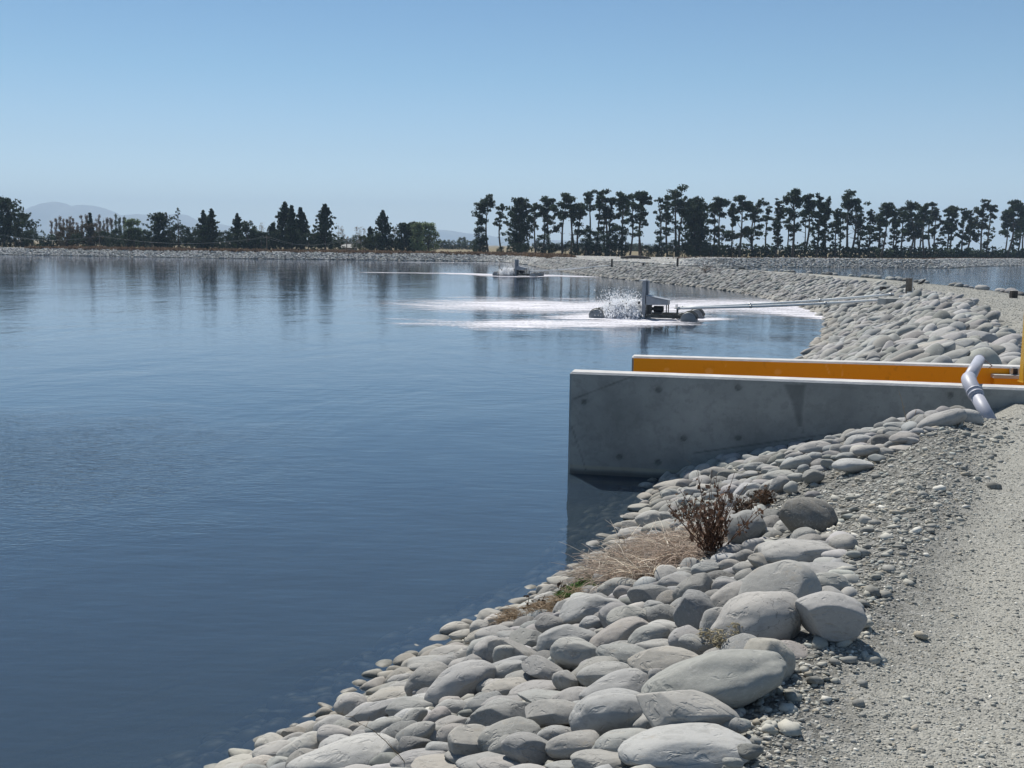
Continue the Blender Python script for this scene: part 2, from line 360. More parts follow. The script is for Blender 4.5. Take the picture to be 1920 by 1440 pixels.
def water_poly(name, poly, z):
    # the pond outline grown a little so that it ends inside the banks
    c = []; n = len(poly)
    for i in range(n):
        a, b_, c_ = poly[i-1], poly[i], poly[(i+1) % n]; t = (c_-a)/np.linalg.norm(c_-a); c.append(b_+np.array([t[1], -t[0]])*1.0)
    bm = bmesh.new(); vs = [bm.verts.new((x, y, z)) for x, y in c]; f = bm.faces.new(vs)
    if f.normal.z < 0: f.normal_flip()
    bmesh.ops.triangulate(bm, faces=[f]); bmesh.ops.recalc_face_normals(bm, faces=bm.faces)
    f0 = bm.faces[:][0]
    if f0.normal.z < 0: bmesh.ops.reverse_faces(bm, faces=bm.faces)
    me = bpy.data.meshes.new(name); bm.to_mesh(me); bm.free(); me.materials.append(M_WATER); return link(name, me, kind='structure')
water_poly('pond_water', POND1, 0.0)
w2_ = water_poly('second_pond_water', POND2, 0.0)
M_WATER2 = M_WATER.copy(); M_WATER2.name = 'rippled_pond_water'
for n_ in M_WATER2.node_tree.nodes:
    if n_.type == 'BUMP': n_.inputs['Strength'].default_value = 1.0; n_.inputs['Distance'].default_value = 3.2
w2_.data.materials[0] = M_WATER2
# ------------------------------------------------------------ concrete channel
def wall_mat(name, paint=None):
    m, nt, p = mat(name); tc = N(nt, 'TexCoord').outputs['Object']
    st = N(nt, 'Attribute', attribute_name='stain').outputs['Fac']; li = N(nt, 'Attribute', attribute_name='light').outputs['Fac']
    f1 = noise(nt, tc, 1.3, 6, .62); f2 = noise(nt, tc, 9, 5, .6); f3 = noise(nt, tc, 60, 3, .6)
    if paint is None:
        c = ramp(nt, [(.3, (.24, .245, .235)), (.5, (.32, .325, .31)), (.7, (.40, .40, .38))], f1)
        c = mix(nt, c, (.20, .205, .195), ramp(nt, [(.5, 0), (.7, .6)], f2)); c = mix(nt, c, (.42, .415, .39), ramp(nt, [(.62, 0), (.75, .5)], f2))
        c = mix(nt, c, (.13, .13, .125), ramp(nt, [(.62, 0), (.72, .4)], f3))
        c = mix(nt, c, (.075, .08, .078), mth(nt, 'MULTIPLY', st, .8)); c = mix(nt, c, (.40, .37, .27), li)
    else:
        c = mix(nt, paint, [x*.82 for x in paint], f1); c = mix(nt, c, (.95, .66, .22), mth(nt, 'MULTIPLY', li, .55)); c = mix(nt, c, (.20, .085, .01), mth(nt, 'MULTIPLY', ramp(nt, [(.6, 0), (.75, 1)], f2), .3))
    nt.links.new(c, p.inputs['Base Color']); p.inputs['Roughness'].default_value = .85 if paint is None else .55; p.inputs['Specular IOR Level'].default_value = .25
    b = bump(nt, f2, .006, .6); b = bump(nt, f3, .002, .6, b); b = bump(nt, mth(nt, 'SUBTRACT', 0, st), .006, .5, b)
    nt.links.new(b, p.inputs['Normal']); return m
M_CONC = wall_mat('shuttered_concrete'); M_ORANGE = wall_mat('orange_paint', (.86, .40, .012))
M_TOP = simple('pale_top_concrete', (.52, .51, .495), .85, var=.12, scale=5, bmp=.004)  # paler concrete tone for the wall tops and the board cap
def wall(name, A2, dx, dy, L, thick, marks, orange, parent, label=None):
    # face grid in (along, z); origin A2 is the top front edge's outer end
    zt, zb, ch = WT, -1.3, .025
    xs = np.linspace(ch, L, int(L/.02)); zs = np.concatenate([np.linspace(zb, -.2, 8)[:-1], np.linspace(-.2, zt-ch, int((zt+.2)/.02))])
    XX, ZZ = np.meshgrid(xs, zs); n = XX.size; x, z_ = XX.ravel(), ZZ.ravel()
    stn = np.zeros(n); lig = np.zeros(n)
    w_ = n2(x, z_, 3.0, 40)*.04
    for mk in marks:
        k = mk[0]
        if k == 'hole':
            r = np.hypot(x-mk[1], z_-mk[2]); stn += np.clip(1-np.abs(r-.028)/.013, 0, 1)*.8+np.clip(1-r/.026, 0, 1)*.9+.25*np.clip(1-r/.09, 0, 1)
        if k == 'line':
            (x0, z0, x1, z1, wd, am) = mk[1:]; e = np.array([x1-x0, z1-z0]); t = np.clip(((x-x0)*e[0]+(z_-z0)*e[1])/(e@e), 0, 1)
            r = np.hypot(x-x0-t*e[0], z_-z0-t*e[1])+np.abs(w_)*.3; stn += am*np.clip(1-r/wd, 0, 1)
        if k == 'run':                               # dark drip stain, wide at the top and narrowing downwards
            (x0, z0, x1, z1, wt_, wb_, am) = mk[1:]; t = np.clip((z_-z0)/(z1-z0), 0, 1); cx = x0+(x1-x0)*t; ww = wt_+(wb_-wt_)*t
            stn += am*np.clip((ww-np.abs(x-cx)+w_)/.035, 0, 1)*((z_ < z0) & (z_ > z1))
        if k == 'pale':
            (x0, z0, x1, z1, wd, am) = mk[1:]; e = np.array([x1-x0, z1-z0]); t = np.clip(((x-x0)*e[0]+(z_-z0)*e[1])/(e@e), 0, 1)
            lig += am*np.clip((wd-np.hypot(x-x0-t*e[0], z_-z0-t*e[1]))/.012, 0, 1)
    if not orange:
        stn += np.clip(1-(zt-z_)/.05, 0, 1)*.35*(1+w_*8)
        wl = .055+w_*.3; stn += np.clip((wl+.02-z_)/.02, 0, 1)*(z_ > -.2)*.5; lig += np.clip(1-np.abs(z_-wl-.035)/.03, 0, 1)*.75
        stn += .9*np.clip(1-np.abs(z_-.01)/.045, 0, 1)
    nx, nz = len(xs), len(zs)
    V = np.stack([A2[0]+dx[0]*x+dy[0]*0, A2[1]+dx[1]*x, z_], 1)
    I = np.arange(nz-1)[:, None]*nx+np.arange(nx-1)[None]; Fq = np.stack([I, I+1, I+1+nx, I+nx], -1).reshape(-1, 4)
    mi = np.zeros(len(Fq), int); b0 = len(V)
    def pt(a, d, z): return (A2[0]+dx[0]*a+dy[0]*d, A2[1]+dx[1]*a+dy[1]*d, z)
    ex = [pt(ch, 0, zt-ch), pt(L, 0, zt-ch), pt(L, ch, zt), pt(ch, ch, zt), pt(ch, thick-ch, zt), pt(L, thick-ch, zt), pt(L, thick, zt-ch), pt(ch, thick, zt-ch),
          pt(ch, thick, zb), pt(L, thick, zb), pt(ch, 0, zb), pt(0, ch, zb), pt(0, thick-ch, zb), pt(0, ch, zt-ch), pt(0, thick-ch, zt-ch), pt(L, 0, zb)]
    q = [(0, 1, 2, 3), (3, 2, 5, 4), (4, 5, 6, 7), (7, 6, 9, 8), (13, 14, 12, 11), (0, 13, 11, 10), (14, 7, 8, 12), (1, 15, 9, 6), (3, 4, 14, 13), (0, 3, 13), (4, 7, 14)]
    Fl = [tuple(r) for r in Fq]+[tuple(i+b0 for i in r) for r in q]
    mi = list(mi)+[1, 1, 1, 2, 0, 0, 0, 0, 1, 1, 1]
    if orange: mi = mi[:len(Fq)]+[1, 1, 1, 2, 2, 2, 2, 2, 1, 1, 1]
    Vf = np.vstack([V, ex]); pad = np.zeros(len(ex))
    me = mesh_np(name, Vf, Fl, [M_ORANGE if orange else M_CONC, M_TOP, M_CONC if orange else M_ORANGE], [True]*len(Fq)+[False]*len(q), {'stain': np.r_[np.clip(stn, 0, 1), pad], 'light': np.r_[np.clip(lig, 0, 1), pad]}, mi)
    return link(name, me, parent, label=label)
def on_front(u, v):              # pixel -> (along, z) on the front wall's face
    d = ray(u, v); nrm = np.array([fy[0], fy[1]]); t = ((FA)@nrm)/(d[:2]@nrm); p = d*t; return float((p[:2]-FA)@fx), float(p[2]+CAM_H)
def on_back(u, v):
    d = ray(u, v); nrm = by; t = ((BA)@nrm)/(d[:2]@nrm); p = d*t; return float((p[:2]-BA)@bx), float(p[2]+CAM_H)
marks = [('hole', *on_front(*q)) for q in [(1235, 731), (1384, 727), (1095, 754), (1282, 822), (1384, 821), (1161, 857), (1234, 867), (1782, 741)]]
def L_(u0, v0, u1, v1, wd, am): return ('line', *on_front(u0, v0), *on_front(u1, v1), wd, am)
marks += [L_(1076, 748, 1185, 706, 0.018, .9), L_(1072, 800, 1098, 880, .016, .7), L_(1505, 722, 1505, 812, .01, .6), L_(1300, 850, 1570, 812, .016, .8), L_(1505, 722, 1905, 745, .01, .25), L_(1160, 762, 1165, 860, .005, .2)]
a0 = on_front(1490, 722); a1 = on_front(1500, 800); marks += [('run', a0[0], a0[1], a1[0], a1[1], .15, .04, .6)]
ch_o = empty('concrete_channel', (FA[0]+fx[0]*2, FA[1]+fx[1]*2, 0), 'grey concrete channel with an orange painted inner face reaching into the pond', 'concrete channel')
bpy.context.view_layer.update()
base = Matrix.Translation(ch_o.location).inverted()
def keep(o): o.matrix_parent_inverse = Matrix.Translation(o.parent.location).inverted(); return o
keep(wall('side_wall', FA, fx, fy, LF, WTH, marks, False, ch_o, 'stained grey side wall with form tie holes'))
bm_ = []
for (u0, v0, u1, v1, wd) in [(1545, 676, 1556, 702, .012), (1578, 681, 1579, 704, .011), (1360, 680, 1361, 688, .006)]:
    bm_.append(('pale', *on_back(u0, v0), *on_back(u1, v1), wd, .9))
for (u, v, r) in [(1328, 694, .05), (1457, 695, .045), (1249, 690, .03)]:
    a = on_back(u, v); bm_.append(('pale', a[0], a[1]-.02, a[0]+.02, a[1]-.02, r, .6))
keep(wall('side_wall', BA, bx, by, LB, .28, bm_, True, ch_o, 'side wall painted orange on its inner face'))
# gate slots, stop board with its pale cap
M_STEEL = simple('galvanised_steel', (.42, .43, .43), .45, .7, scale=20); M_DARK = simple('black_rubber', (.02, .02, .022), .7)
M_YEL = simple('yellow_paint', (.62, .36, .02), .5, var=.1, scale=4)
def slot_at(u, vt, vb, d):
    a, z1 = on_back(u, vt); _, z0 = on_back(u, vb); c = BA+bx*a-by*d; g = MB(); Rm = Matrix(((bx[0], -bx[1], 0), (bx[1], bx[0], 0), (0, 0, 1)))
    g.box((c[0]-bx[0]*.045, c[1]-bx[1]*.045, (WT+.35)/2), (.014, .035, (WT-.37)/2), 0, Rm, .003); g.box((c[0]+bx[0]*.045, c[1]+bx[1]*.045, (WT+.35)/2), (.014, .035, (WT-.37)/2), 0, Rm, .003)
    g.box((c[0], c[1]+.012, (WT+.35)/2), (.030, .02, (WT-.39)/2), 1, Rm); return g
keep(slot_at(1901, 690, 718, .045).build('gate_slot', [M_STEEL, M_DARK], ch_o))
c0 = P(1857, 702, WT-.12); Rb = Matrix(((bx[0], -bx[1], 0), (bx[1], bx[0], 0), (0, 0, 1)))
g = MB(); cc = np.array([c0[0], c0[1]])+bx*1.2-by*.12; g.box((cc[0], cc[1], .52), (1.2, .055, .60), 0, Rb, .006); keep(g.build('stop_board', [M_ORANGE], ch_o))
g = MB(); g.box((cc[0], cc[1], 1.145), (1.215, .08, .024), 0, Rb, .006); keep(g.build('board_cap', [M_TOP], ch_o))
g = MB(); sc_ = P(1896, 712, .9); g.box((sc_[0], c0[1]-.22, .85), (.014, .03, .27), 0, Rb, .003); g.box((sc_[0]+.09, c0[1]-.23, .85), (.014, .03, .27), 0, Rb, .003); g.box((sc_[0]+.045, c0[1]-.215, .85), (.03, .015, .26), 1, Rb)
keep(g.build('gate_slot', [M_STEEL, M_DARK], ch_o))
# yellow handrail post on the wall top
pc = P(1919, 717, WT); pb = (pc[0]+.016, pc[1], WT)
hr = empty('handrail_post', pb, 'yellow square post standing on the concrete wall at the edge of the photo', 'post')
g = MB(); g.box((0, 0, .55), (.05, .05, .54), 0, None, .006); g.build('post', [M_YEL], hr)
g = MB(); g.box((0, 0, .006), (.056, .07, .006), 0, None, .002)
for sx_ in (-1, 1):
    for sy_ in (-1, 1): g.tube([(sx_*.045, sy_*.06, .012), (sx_*.045, sy_*.06, .022)], .007, 6)
g.build('base_plate', [M_YEL], hr)
g = MB(); g.tube([(.0, 0, 1.0), (1.6, -.25, 1.0)], .024, 10); g.tube([(.0, 0, .55), (1.6, -.25, .55)], .02, 10); g.build('rail', [M_YEL], hr)
# grey plastic pipe over the wall
M_PVC = simple('grey_pvc', (.37, .38, .44), .5, var=.05, scale=3)
e0 = P(1815, 713, WT+.10); gp = ground_hits([(1872, 776)])[0]; gp = np.array([P(1872, 772, 1.12)[0], e0[1]-.62, hz(P(1872, 772, 1.12)[0], e0[1]-.62)-.08]); far_ = at_dist(1836, 675, 14.25)
pr = empty('drain_pipe', (float(gp[0]), float(gp[1]), float(gp[2])), 'pale grey plastic pipe bent over the top of the concrete wall', 'pipe')
o_ = Vector(pr.location); E0 = Vector(e0)-o_; GP = Vector(gp)-o_; FR = Vector(far_)-o_
d1_ = (GP-E0).normalized(); d2_ = (FR-E0).normalized()
g = MB(); g.tube([E0+d2_*.10, FR], .070, 20); g.build('pipe', [M_PVC], pr)
g = MB(); g.tube([E0+d1_*.2, GP], .070, 20); g.build('pipe', [M_PVC], pr)
pts = [E0+d1_*.27, E0+d1_*.26]+[E0+d1_*(.16*(1-t)**2)+d2_*(.16*t**2) for t in np.linspace(0, 1, 9)]+[E0+d2_*.2, E0+d2_*.215]
g = MB(); g.tube(pts, [.072, .080]+[.080]*9+[.080, .072], 20)
for k in (.17, .225): g.tube([E0+d1_*k, E0+d1_*(k+.022)], .085, 20)
g.build('elbow', [M_PVC], pr)
g = MB(); g.tube([FR, FR+d2_*.02], .075, 20); g.build('pipe_cap', [M_PVC], pr)
cb = MB(); a = FR+Vector((.02, -.02, .05)); cb.tube([a, a+Vector((.06, -.02, -.06)), a+Vector((.13, -.04, -.12)), a+Vector((.16, .2, -.2))], .008, 6); cb.build('tie_wire', [M_PVC], pr)

# ------------------------------------------------------------ boulders
def boulder_shape(seed, lvl=3, ang=0.0, flat=0.0):
    r = np.random.default_rng(seed); V, Fc = ico(lvl); V = V.copy()
    off = r.uniform(-50, 50, 3)
    n1 = vnoise(V*1.05+off, 1); n_2 = vnoise(V*2.3+off, 2); n3 = vnoise(V*6+off, 3)
    egg = 1+r.uniform(-.28, .28)*V[:, 0]+r.uniform(-.1, .1)*V[:, 1]
    V = V*(1+.18*n1+.055*n_2+.012*n3)[:, None]
    V[:, 1:] *= egg[:, None]
    for _ in range(int(r.integers(2, 5)+ang*5)):
        nn = r.normal(size=3); nn /= np.linalg.norm(nn); o = r.uniform(.58, .82) if ang > .3 else r.uniform(.68, .92)
        s = V@nn-o; k = .9 if ang > .3 else .7; V = V-np.where(s > 0, s*k, 0)[:, None]*nn
    V += (vnoise(V*9+off, 4)*.008)[:, None]*V
    V[:, 0] -= (V[:, 0].max()+V[:, 0].min())/2; V[:, 1] -= (V[:, 1].max()+V[:, 1].min())/2; V[:, 2] -= (V[:, 2].max()+V[:, 2].min())/2
    V /= np.array([np.abs(V[:, 0]).max(), np.abs(V[:, 1]).max(), np.abs(V[:, 2]).max()])
    return V, Fc
def B_(s): return [tuple(float(x) for x in r.split()) for r in s.strip().split(';') if r.strip()]
# measured outlines (centre, width, height, tilt of the long axis, character 0 round 1 angular, shade) in three enlarged views
VB = (900, 1080, 3.31, B_("""1280 1060 700 250 8 0 .33;1450 660 760 330 18 0 .25;1790 530 270 270 0 0 .29;1720 300 500 340 12 0 .31;1850 105 440 320 15 0 .29;840 870 490 280 12 0 .29;1290 860 560 250 -12 .4 .28;1120 910 320 170 22 0 .28;
900 1050 380 170 12 .3 .28;760 1150 340 130 10 .4 .26;580 1060 300 150 10 .3 .25;320 1090 330 180 -20 .4 .24;180 1010 350 200 12 0 .24;480 1000 220 130 -10 0 .26;470 860 330 150 5 1 .25;150 880 360 190 5 1 .22;460 765 400 120 -3 .2 .27;850 700 430 180 12 0 .28;800 620 340 150 5 0 .28;
710 610 310 160 25 .2 .24;1170 550 430 190 5 .3 .29;1120 625 140 110 0 0 .25;910 510 340 150 -5 .2 .23;1110 445 270 110 -5 .4 .28;600 500 290 180 -8 .3 .31;880 380 370 180 18 .2 .26;550 405 350 190 5 0 .27;1050 385 240 140 22 .3 .27;1290 400 210 160 0 0 .28;1370 455 260 150 -28 .9 .24;
1490 335 230 240 50 0 .27;930 270 250 160 5 0 .26;850 255 190 170 20 0 .24;1140 265 190 160 0 .3 .18;1335 240 230 240 0 .1 .20;1560 170 270 200 22 0 .25;690 220 360 190 17 0 .30;1080 130 290 130 -5 .5 .19;1320 90 230 150 30 0 .22;1215 55 200 120 8 0 .24;1490 20 180 90 0 .1 .13;1540 65 180 90 0 0 .25;
1680 45 180 80 12 0 .25;860 75 240 120 12 0 .28;905 105 140 90 0 0 .25;435 315 170 130 -18 0 .19;555 190 170 90 15 .4 .30;320 330 150 90 10 .3 .25;295 415 220 140 -5 .4 .23;215 505 320 150 -18 .4 .23;60 490 190 190 20 0 .29;150 590 320 120 17 0 .26;440 595 320 120 -18 .7 .24;290 650 250 110 0 0 .24;
350 705 300 100 10 0 .27;530 660 150 110 -30 .3 .27;160 700 260 110 12 .1 .29;150 800 250 100 8 .1 .26;40 790 170 120 10 0 .19;100 370 230 100 8 .1 .27;55 690 150 90 0 0 .26;1600 865 70 70 0 0 .26;1605 930 100 80 0 0 .23;1680 1090 130 80 5 0 .16;700 300 150 90 10 0 .29;
100 1165 420 110 3 0 .26;520 1185 200 60 0 0 .28;560 975 90 60 0 0 .25;1050 755 100 60 0 .2 .28;745 355 80 60 0 .8 .31;1065 225 110 60 0 0 .27;1085 185 120 60 0 0 .29;1810 690 70 80 0 0 .32;1755 730 60 70 0 0 .27;1570 1160 110 60 0 0 .25;60 1020 150 140 -25 .3 .24;1000 1145 180 70 0 0 .27;
1270 615 80 50 0 0 .3;640 940 120 70 0 0 .22;720 480 60 50 0 0 .2;980 640 80 60 0 0 .22;400 930 120 70 0 0 .2;1210 980 130 90 0 0 .22;1460 800 140 60 10 0 .26"""))
VA = (380, 1100, 3.31, B_("""880 1065 590 230 10 0 .36;620 1015 270 160 12 0 .34;830 940 210 130 -10 0 .31;810 875 230 130 10 0 .31;1025 805 350 160 40 .8 .26;925 750 190 160 0 0 .30;575 915 145 70 -5 .5 .10;755 783 105 60 0 .2 .17;770 825 120 50 5 0 .28;
1160 685 320 110 10 .2 .28;1225 580 140 70 12 0 .30;1400 595 270 190 15 0 .24;1362 663 105 68 0 0 .27;1430 485 280 95 3 0 .27;1460 505 230 110 20 0 .26;1540 405 250 85 10 .2 .29;1583 350 65 38 0 0 .2;1600 302 130 55 5 .2 .32;1725 262 120 95 0 0 .32;1760 310 240 105 12 .1 .28;
1830 215 120 70 0 0 .34;1870 320 190 85 0 .2 .29;1600 610 410 220 22 0 .30;1700 480 210 110 10 .2 .22;1740 395 190 160 38 0 .29;1595 440 130 70 20 0 .27;1880 440 130 160 25 .1 .30;1870 540 260 130 18 .1 .26;1310 755 300 130 3 1 .25;1310 825 170 110 30 .2 .28;1120 885 230 130 18 .1 .29;
1185 925 210 110 25 .2 .26;1325 925 230 130 22 0 .27;1450 825 170 120 28 .2 .27;1565 855 260 100 8 .9 .24;1550 760 200 110 10 .3 .31;1740 740 230 120 22 0 .22;1860 745 210 100 10 .1 .28;1450 905 130 80 5 .3 .26;1560 920 180 130 15 0 .25;1440 945 170 80 -35 .8 .28;
1320 990 180 120 0 .6 .16;1475 1020 160 100 0 0 .29;1690 980 310 190 -18 .6 .29;1160 1025 190 120 25 .4 .26;1350 1068 320 110 8 .1 .25;1640 1075 240 95 -12 .2 .26;1880 1000 190 150 25 0 .26;1850 1105 260 90 0 0 .28;460 1045 240 130 12 0 .33;350 1052 140 70 10 0 .32;220 1100 250 80 5 0 .34;
490 1105 150 90 0 0 .33;1190 745 90 80 0 0 .26;1790 840 260 130 12 1 .22;1640 785 110 50 5 .5 .16;1870 625 210 90 0 0 .31;1540 1115 420 70 0 0 .29;250 1130 220 60 0 0 .32;950 1125 260 50 0 .3 .3;1010 930 160 70 0 0 .24;1230 790 110 70 0 0 .24;1500 700 110 60 0 0 .24;
1300 560 110 60 0 0 .28;1480 590 90 70 0 0 .22;60 1125 140 40 0 0 .33;1235 625 140 60 0 .3 .31;470 965 70 30 0 0 .12"""))
VC = (1000, 860, 3.0, B_("""1500 535 400 135 5 0 .32;1742 490 140 100 18 0 .27;1195 405 200 200 30 .2 .25;1550 335 270 200 -18 .3 .15;1610 632 330 95 10 .8 .26;1640 712 240 125 5 0 .26;1320 605 200 105 -8 .4 .24;1462 617 180 60 8 0 .27;1680 880 330 240 10 .5 .29;
1240 492 120 80 22 0 .28;1312 522 120 85 0 0 .27;1195 555 110 80 0 0 .23;1112 602 120 70 0 0 .29;1190 625 120 80 0 0 .27;1230 672 180 95 12 0 .24;980 632 160 90 5 0 .26;1050 668 155 75 0 .1 .15;1090 712 140 80 0 0 .25;550 760 100 60 0 0 .24;470 720 170 90 15 .3 .27;
1330 420 140 70 0 1 .36;1400 790 60 30 0 0 .3;30 810 90 40 0 0 .38;1870 350 60 50 0 0 .36;860 660 90 60 0 0 .2;1130 560 70 50 0 0 .25;1760 740 70 50 0 0 .3;1800 540 70 40 0 0 .27;1580 205 90 40 0 .5 .2;
600 280 130 50 5 .1 .28;570 330 120 50 0 0 .3;650 350 140 100 0 0 .3;700 260 80 60 20 .5 .2;560 385 110 60 0 .7 .24;720 400 200 80 5 .2 .28;560 420 160 60 8 0 .31;600 450 130 50 5 0 .28;540 500 240 80 8 .1 .22;420 525 50 40 0 0 .25;475 433 40 20 0 0 .4;490 478 40 16 0 0 .4;520 403 60 18 0 0 .4;
740 330 110 60 0 .2 .28;780 150 190 60 5 .1 .33;900 190 100 50 5 0 .3;780 200 120 60 0 0 .33;880 240 120 50 0 0 .3;1000 215 90 50 0 0 .27"""))
VD = (1380, 720, 3.556, B_("""700 275 245 90 -12 0 .32;650 362 225 65 0 0 .28;815 343 150 70 8 0 .28;822 385 170 85 15 0 .33;990 385 145 85 0 0 .14;1120 362 160 65 5 0 .29;1080 287 160 60 0 .2 .27;1370 250 270 110 22 .2 .30;1550 225 165 95 -8 0 .33;1740 150 95 115 25 0 .22;
780 540 230 80 5 0 .38;530 490 140 65 5 0 .30;400 540 190 95 20 0 .29;560 572 135 55 5 .1 .3;515 618 125 90 0 .3 .20;405 630 130 65 5 .2 .3;290 612 200 65 8 0 .29;285 680 140 105 30 .1 .24;365 692 85 75 20 0 .30;190 755 210 95 0 .6 .13;530 432 190 85 12 .3 .30;610 396 100 55 0 .2 .28;
870 447 150 70 5 .3 .28;1000 460 110 65 10 .1 .27;1120 427 165 45 3 .1 .36;690 442 120 75 0 .7 .24;960 322 130 65 0 0 .31;1060 320 130 55 0 .1 .22;1210 316 75 40 0 0 .3;1300 307 85 38 0 0 .27;940 497 100 50 0 .1 .27;240 577 120 55 5 0 .30;125 555 130 65 0 0 .31;362 468 85 55 0 0 .28;
303 490 65 60 20 0 .26;1670 207 70 40 0 .2 .2;700 310 90 35 0 .4 .28;560 400 60 40 0 0 .25;610 530 80 55 0 .8 .24;450 570 70 60 0 0 .24;60 625 110 50 0 .1 .2;130 640 130 50 5 0 .27;200 560 110 45 0 0 .3;480 455 90 50 10 0 .31;640 470 110 45 0 0 .24;760 440 110 60 10 0 .3;
820 420 120 50 5 0 .32;420 430 80 40 0 0 .29;650 400 90 50 -10 .1 .25;590 440 90 60 -20 .5 .22;740 480 130 45 5 0 .27;870 490 90 35 0 0 .3;1170 380 90 45 0 0 .3;900 350 80 45 0 0 .28;1130 335 90 40 0 0 .31;1180 325 60 40 0 0 .25;100 600 110 40 5 0 .32;180 660 130 50 10 0 .32;60 560 90 45 0 0 .3;
390 490 110 60 25 0 .25;320 520 100 40 0 0 .32;270 540 90 45 5 0 .30;620 490 80 35 0 0 .2;690 495 110 40 0 0 .24;430 590 80 50 20 0 .22;120 690 120 60 0 .1 .32;220 590 90 40 0 0 .25;520 455 80 40 0 0 .3"""))
rows = []
for (ox, oy, sc, L) in (VB, VA, VC, VD):
    for r in L: rows.append((ox+r[0]/sc, oy+r[1]/sc, r[2]/sc, r[3]/sc, *r[4:]))
rows = np.array(rows)
hit = ground_hits(np.stack([rows[:, 0], rows[:, 1]+rows[:, 3]*.22], 1))
BOULD = []        # (x, y, z, a, c, t, rot matrix, ang, shade, seed)
view = lambda g_: (np.array([0, 0, CAM_H])-g_)/np.linalg.norm(np.array([0, 0, CAM_H])-g_)
for i, (r, g_) in enumerate(zip(rows, hit)):
    u, v, wp, hp, tilt, an, sh = r; dv = view(g_); dist = np.linalg.norm(np.array([0, 0, CAM_H])-g_)
    th = math.asin(dv[2]); a = wp/2*dist/F_PX*1.12; b = hp/2*dist/F_PX*1.12
    c = max(.62*a, min(a, b*1.15)); c = min(c, 1.2*a); t2 = max(b*b-(c*math.sin(th))**2, (.55*b)**2); t = math.sqrt(t2)/math.cos(th); t = min(t, 1.15*max(a, b))
    yaw = math.atan2(dv[0], -dv[1]); r_ = np.random.default_rng(1000+i)
    # local x = across the view, y = away, z = up; tilt about the viewing direction
    Rz = Matrix.Rotation(-math.atan2(-dv[0], -dv[1])+r_.uniform(-.12, .12), 3, 'Z'); Rt = Matrix.Rotation(-math.radians(tilt), 3, 'Y')
    Rr = Rz @ Rt
    C0 = ray(u, v); C0 = C0/np.linalg.norm(C0)
    k = ((g_[2]+t*.70)-CAM_H)/C0[2]; k = max(k, dist-.45); p = np.array([0, 0, CAM_H])+C0*k
    gz = hz(p[0], p[1]); 
    if p[2] > gz+t*.55: p = np.array([0, 0, CAM_H])+C0*(k*1.0)
    BOULD.append([p[0], p[1], p[2], a, c, t, Rr, an, sh*1.15, i])
NHAND = len(BOULD)
# ---- random fill of the slopes
NB = ground_hits([(1330, 1500), (1400, 1425), (1455, 1290), (1500, 1215), (1610, 1150), (1590, 1000), (1470, 985), (1430, 945), (1500, 890), (1600, 860), (1700, 825), (1780, 790), (1860, 762)])[:, :2]
BPOLY = np.vstack([[NB[0]+np.array([-1, -3])], NB, [[6.2, 12.4], [-3, 14], [-14, -6]]])
def fill(n, xr, yr, dmax, size, occ, seed, overlap=.72, cond=None, dmin=-.7):
    r = np.random.default_rng(seed); got = []
    Q = np.stack([r.uniform(*xr, n), r.uniform(*yr, n)], 1); d = sdf(Q, POND1); ok = (d > dmin) & (d < dmax+1.0*np.clip((Q[:, 1]-13.6)/1.5, 0, 1)*np.clip((44-Q[:, 1])/9, 0, 1)*(seed == 12)+.25*n2(Q[:, 0], Q[:, 1], .8, 77))
    if cond is not None: ok &= cond(Q)
    Q = Q[ok]; sz = size(Q, r); o = np.argsort(-sz*r.uniform(.75, 1.25, len(sz))); Q = Q[o]; sz = sz[o]
    cell = .5; grid = {}
    def put(x, y, s): grid.setdefault((int(x//cell), int(y//cell)), []).append((x, y, s))
    for (x, y, s) in occ: put(x, y, s)
    for (x, y), s in zip(Q, sz):
        gx, gy = int(x//cell), int(y//cell); bad = False
        for i_ in (-1, 0, 1):
            for j_ in (-1, 0, 1):
                for (a_, b_, s_) in grid.get((gx+i_, gy+j_), ()):
                    if (a_-x)**2+(b_-y)**2 < ((s+s_)*overlap)**2: bad = True; break
                if bad: break
            if bad: break
        if not bad: put(x, y, s); got.append((x, y, s))
    return np.array(got)
occ = [(b[0], b[1], math.sqrt(b[3]*b[4])*.9) for b in BOULD]
chan = lambda Q: ~(((Q-FA)@fx > -.2) & ((Q-FA)@fy > -.08) & ((Q-BA)@by < .34) & ((Q-FA)@fx < LF))
near_c = lambda Q: (sdf(Q, BPOLY) < -.03) & chan(Q)
F1 = fill(30000, (-4.5, 6.5), (3.2, 13.3), 3.2, lambda Q, r: np.where(Q[:, 1] < 7.5, r.uniform(.045, .085, len(Q)), r.uniform(.05, .11, len(Q))), occ, 11, .84, near_c)
far_c = lambda Q: chan(Q) & ((Q-BA)@by > .3)
bsz = lambda Q, r: np.clip(r.lognormal(math.log(.078), .42, len(Q))*(1+.75*np.clip(1-np.abs(sd_line(Q, SS)-3.2)/1.0, 0, 1)*np.clip((30-Q[:, 1])/12, 0, 1)), .05, .25)
F2 = fill(90000, (3, 22), (13.2, 62), 3.15, bsz, [], 12, .68, far_c, -.5)
F3 = fill(90000, (-1, 24), (62, 155), 3.2, lambda Q, r: r.uniform(.09, .20, len(Q)), [], 13, .70, None, -.2)
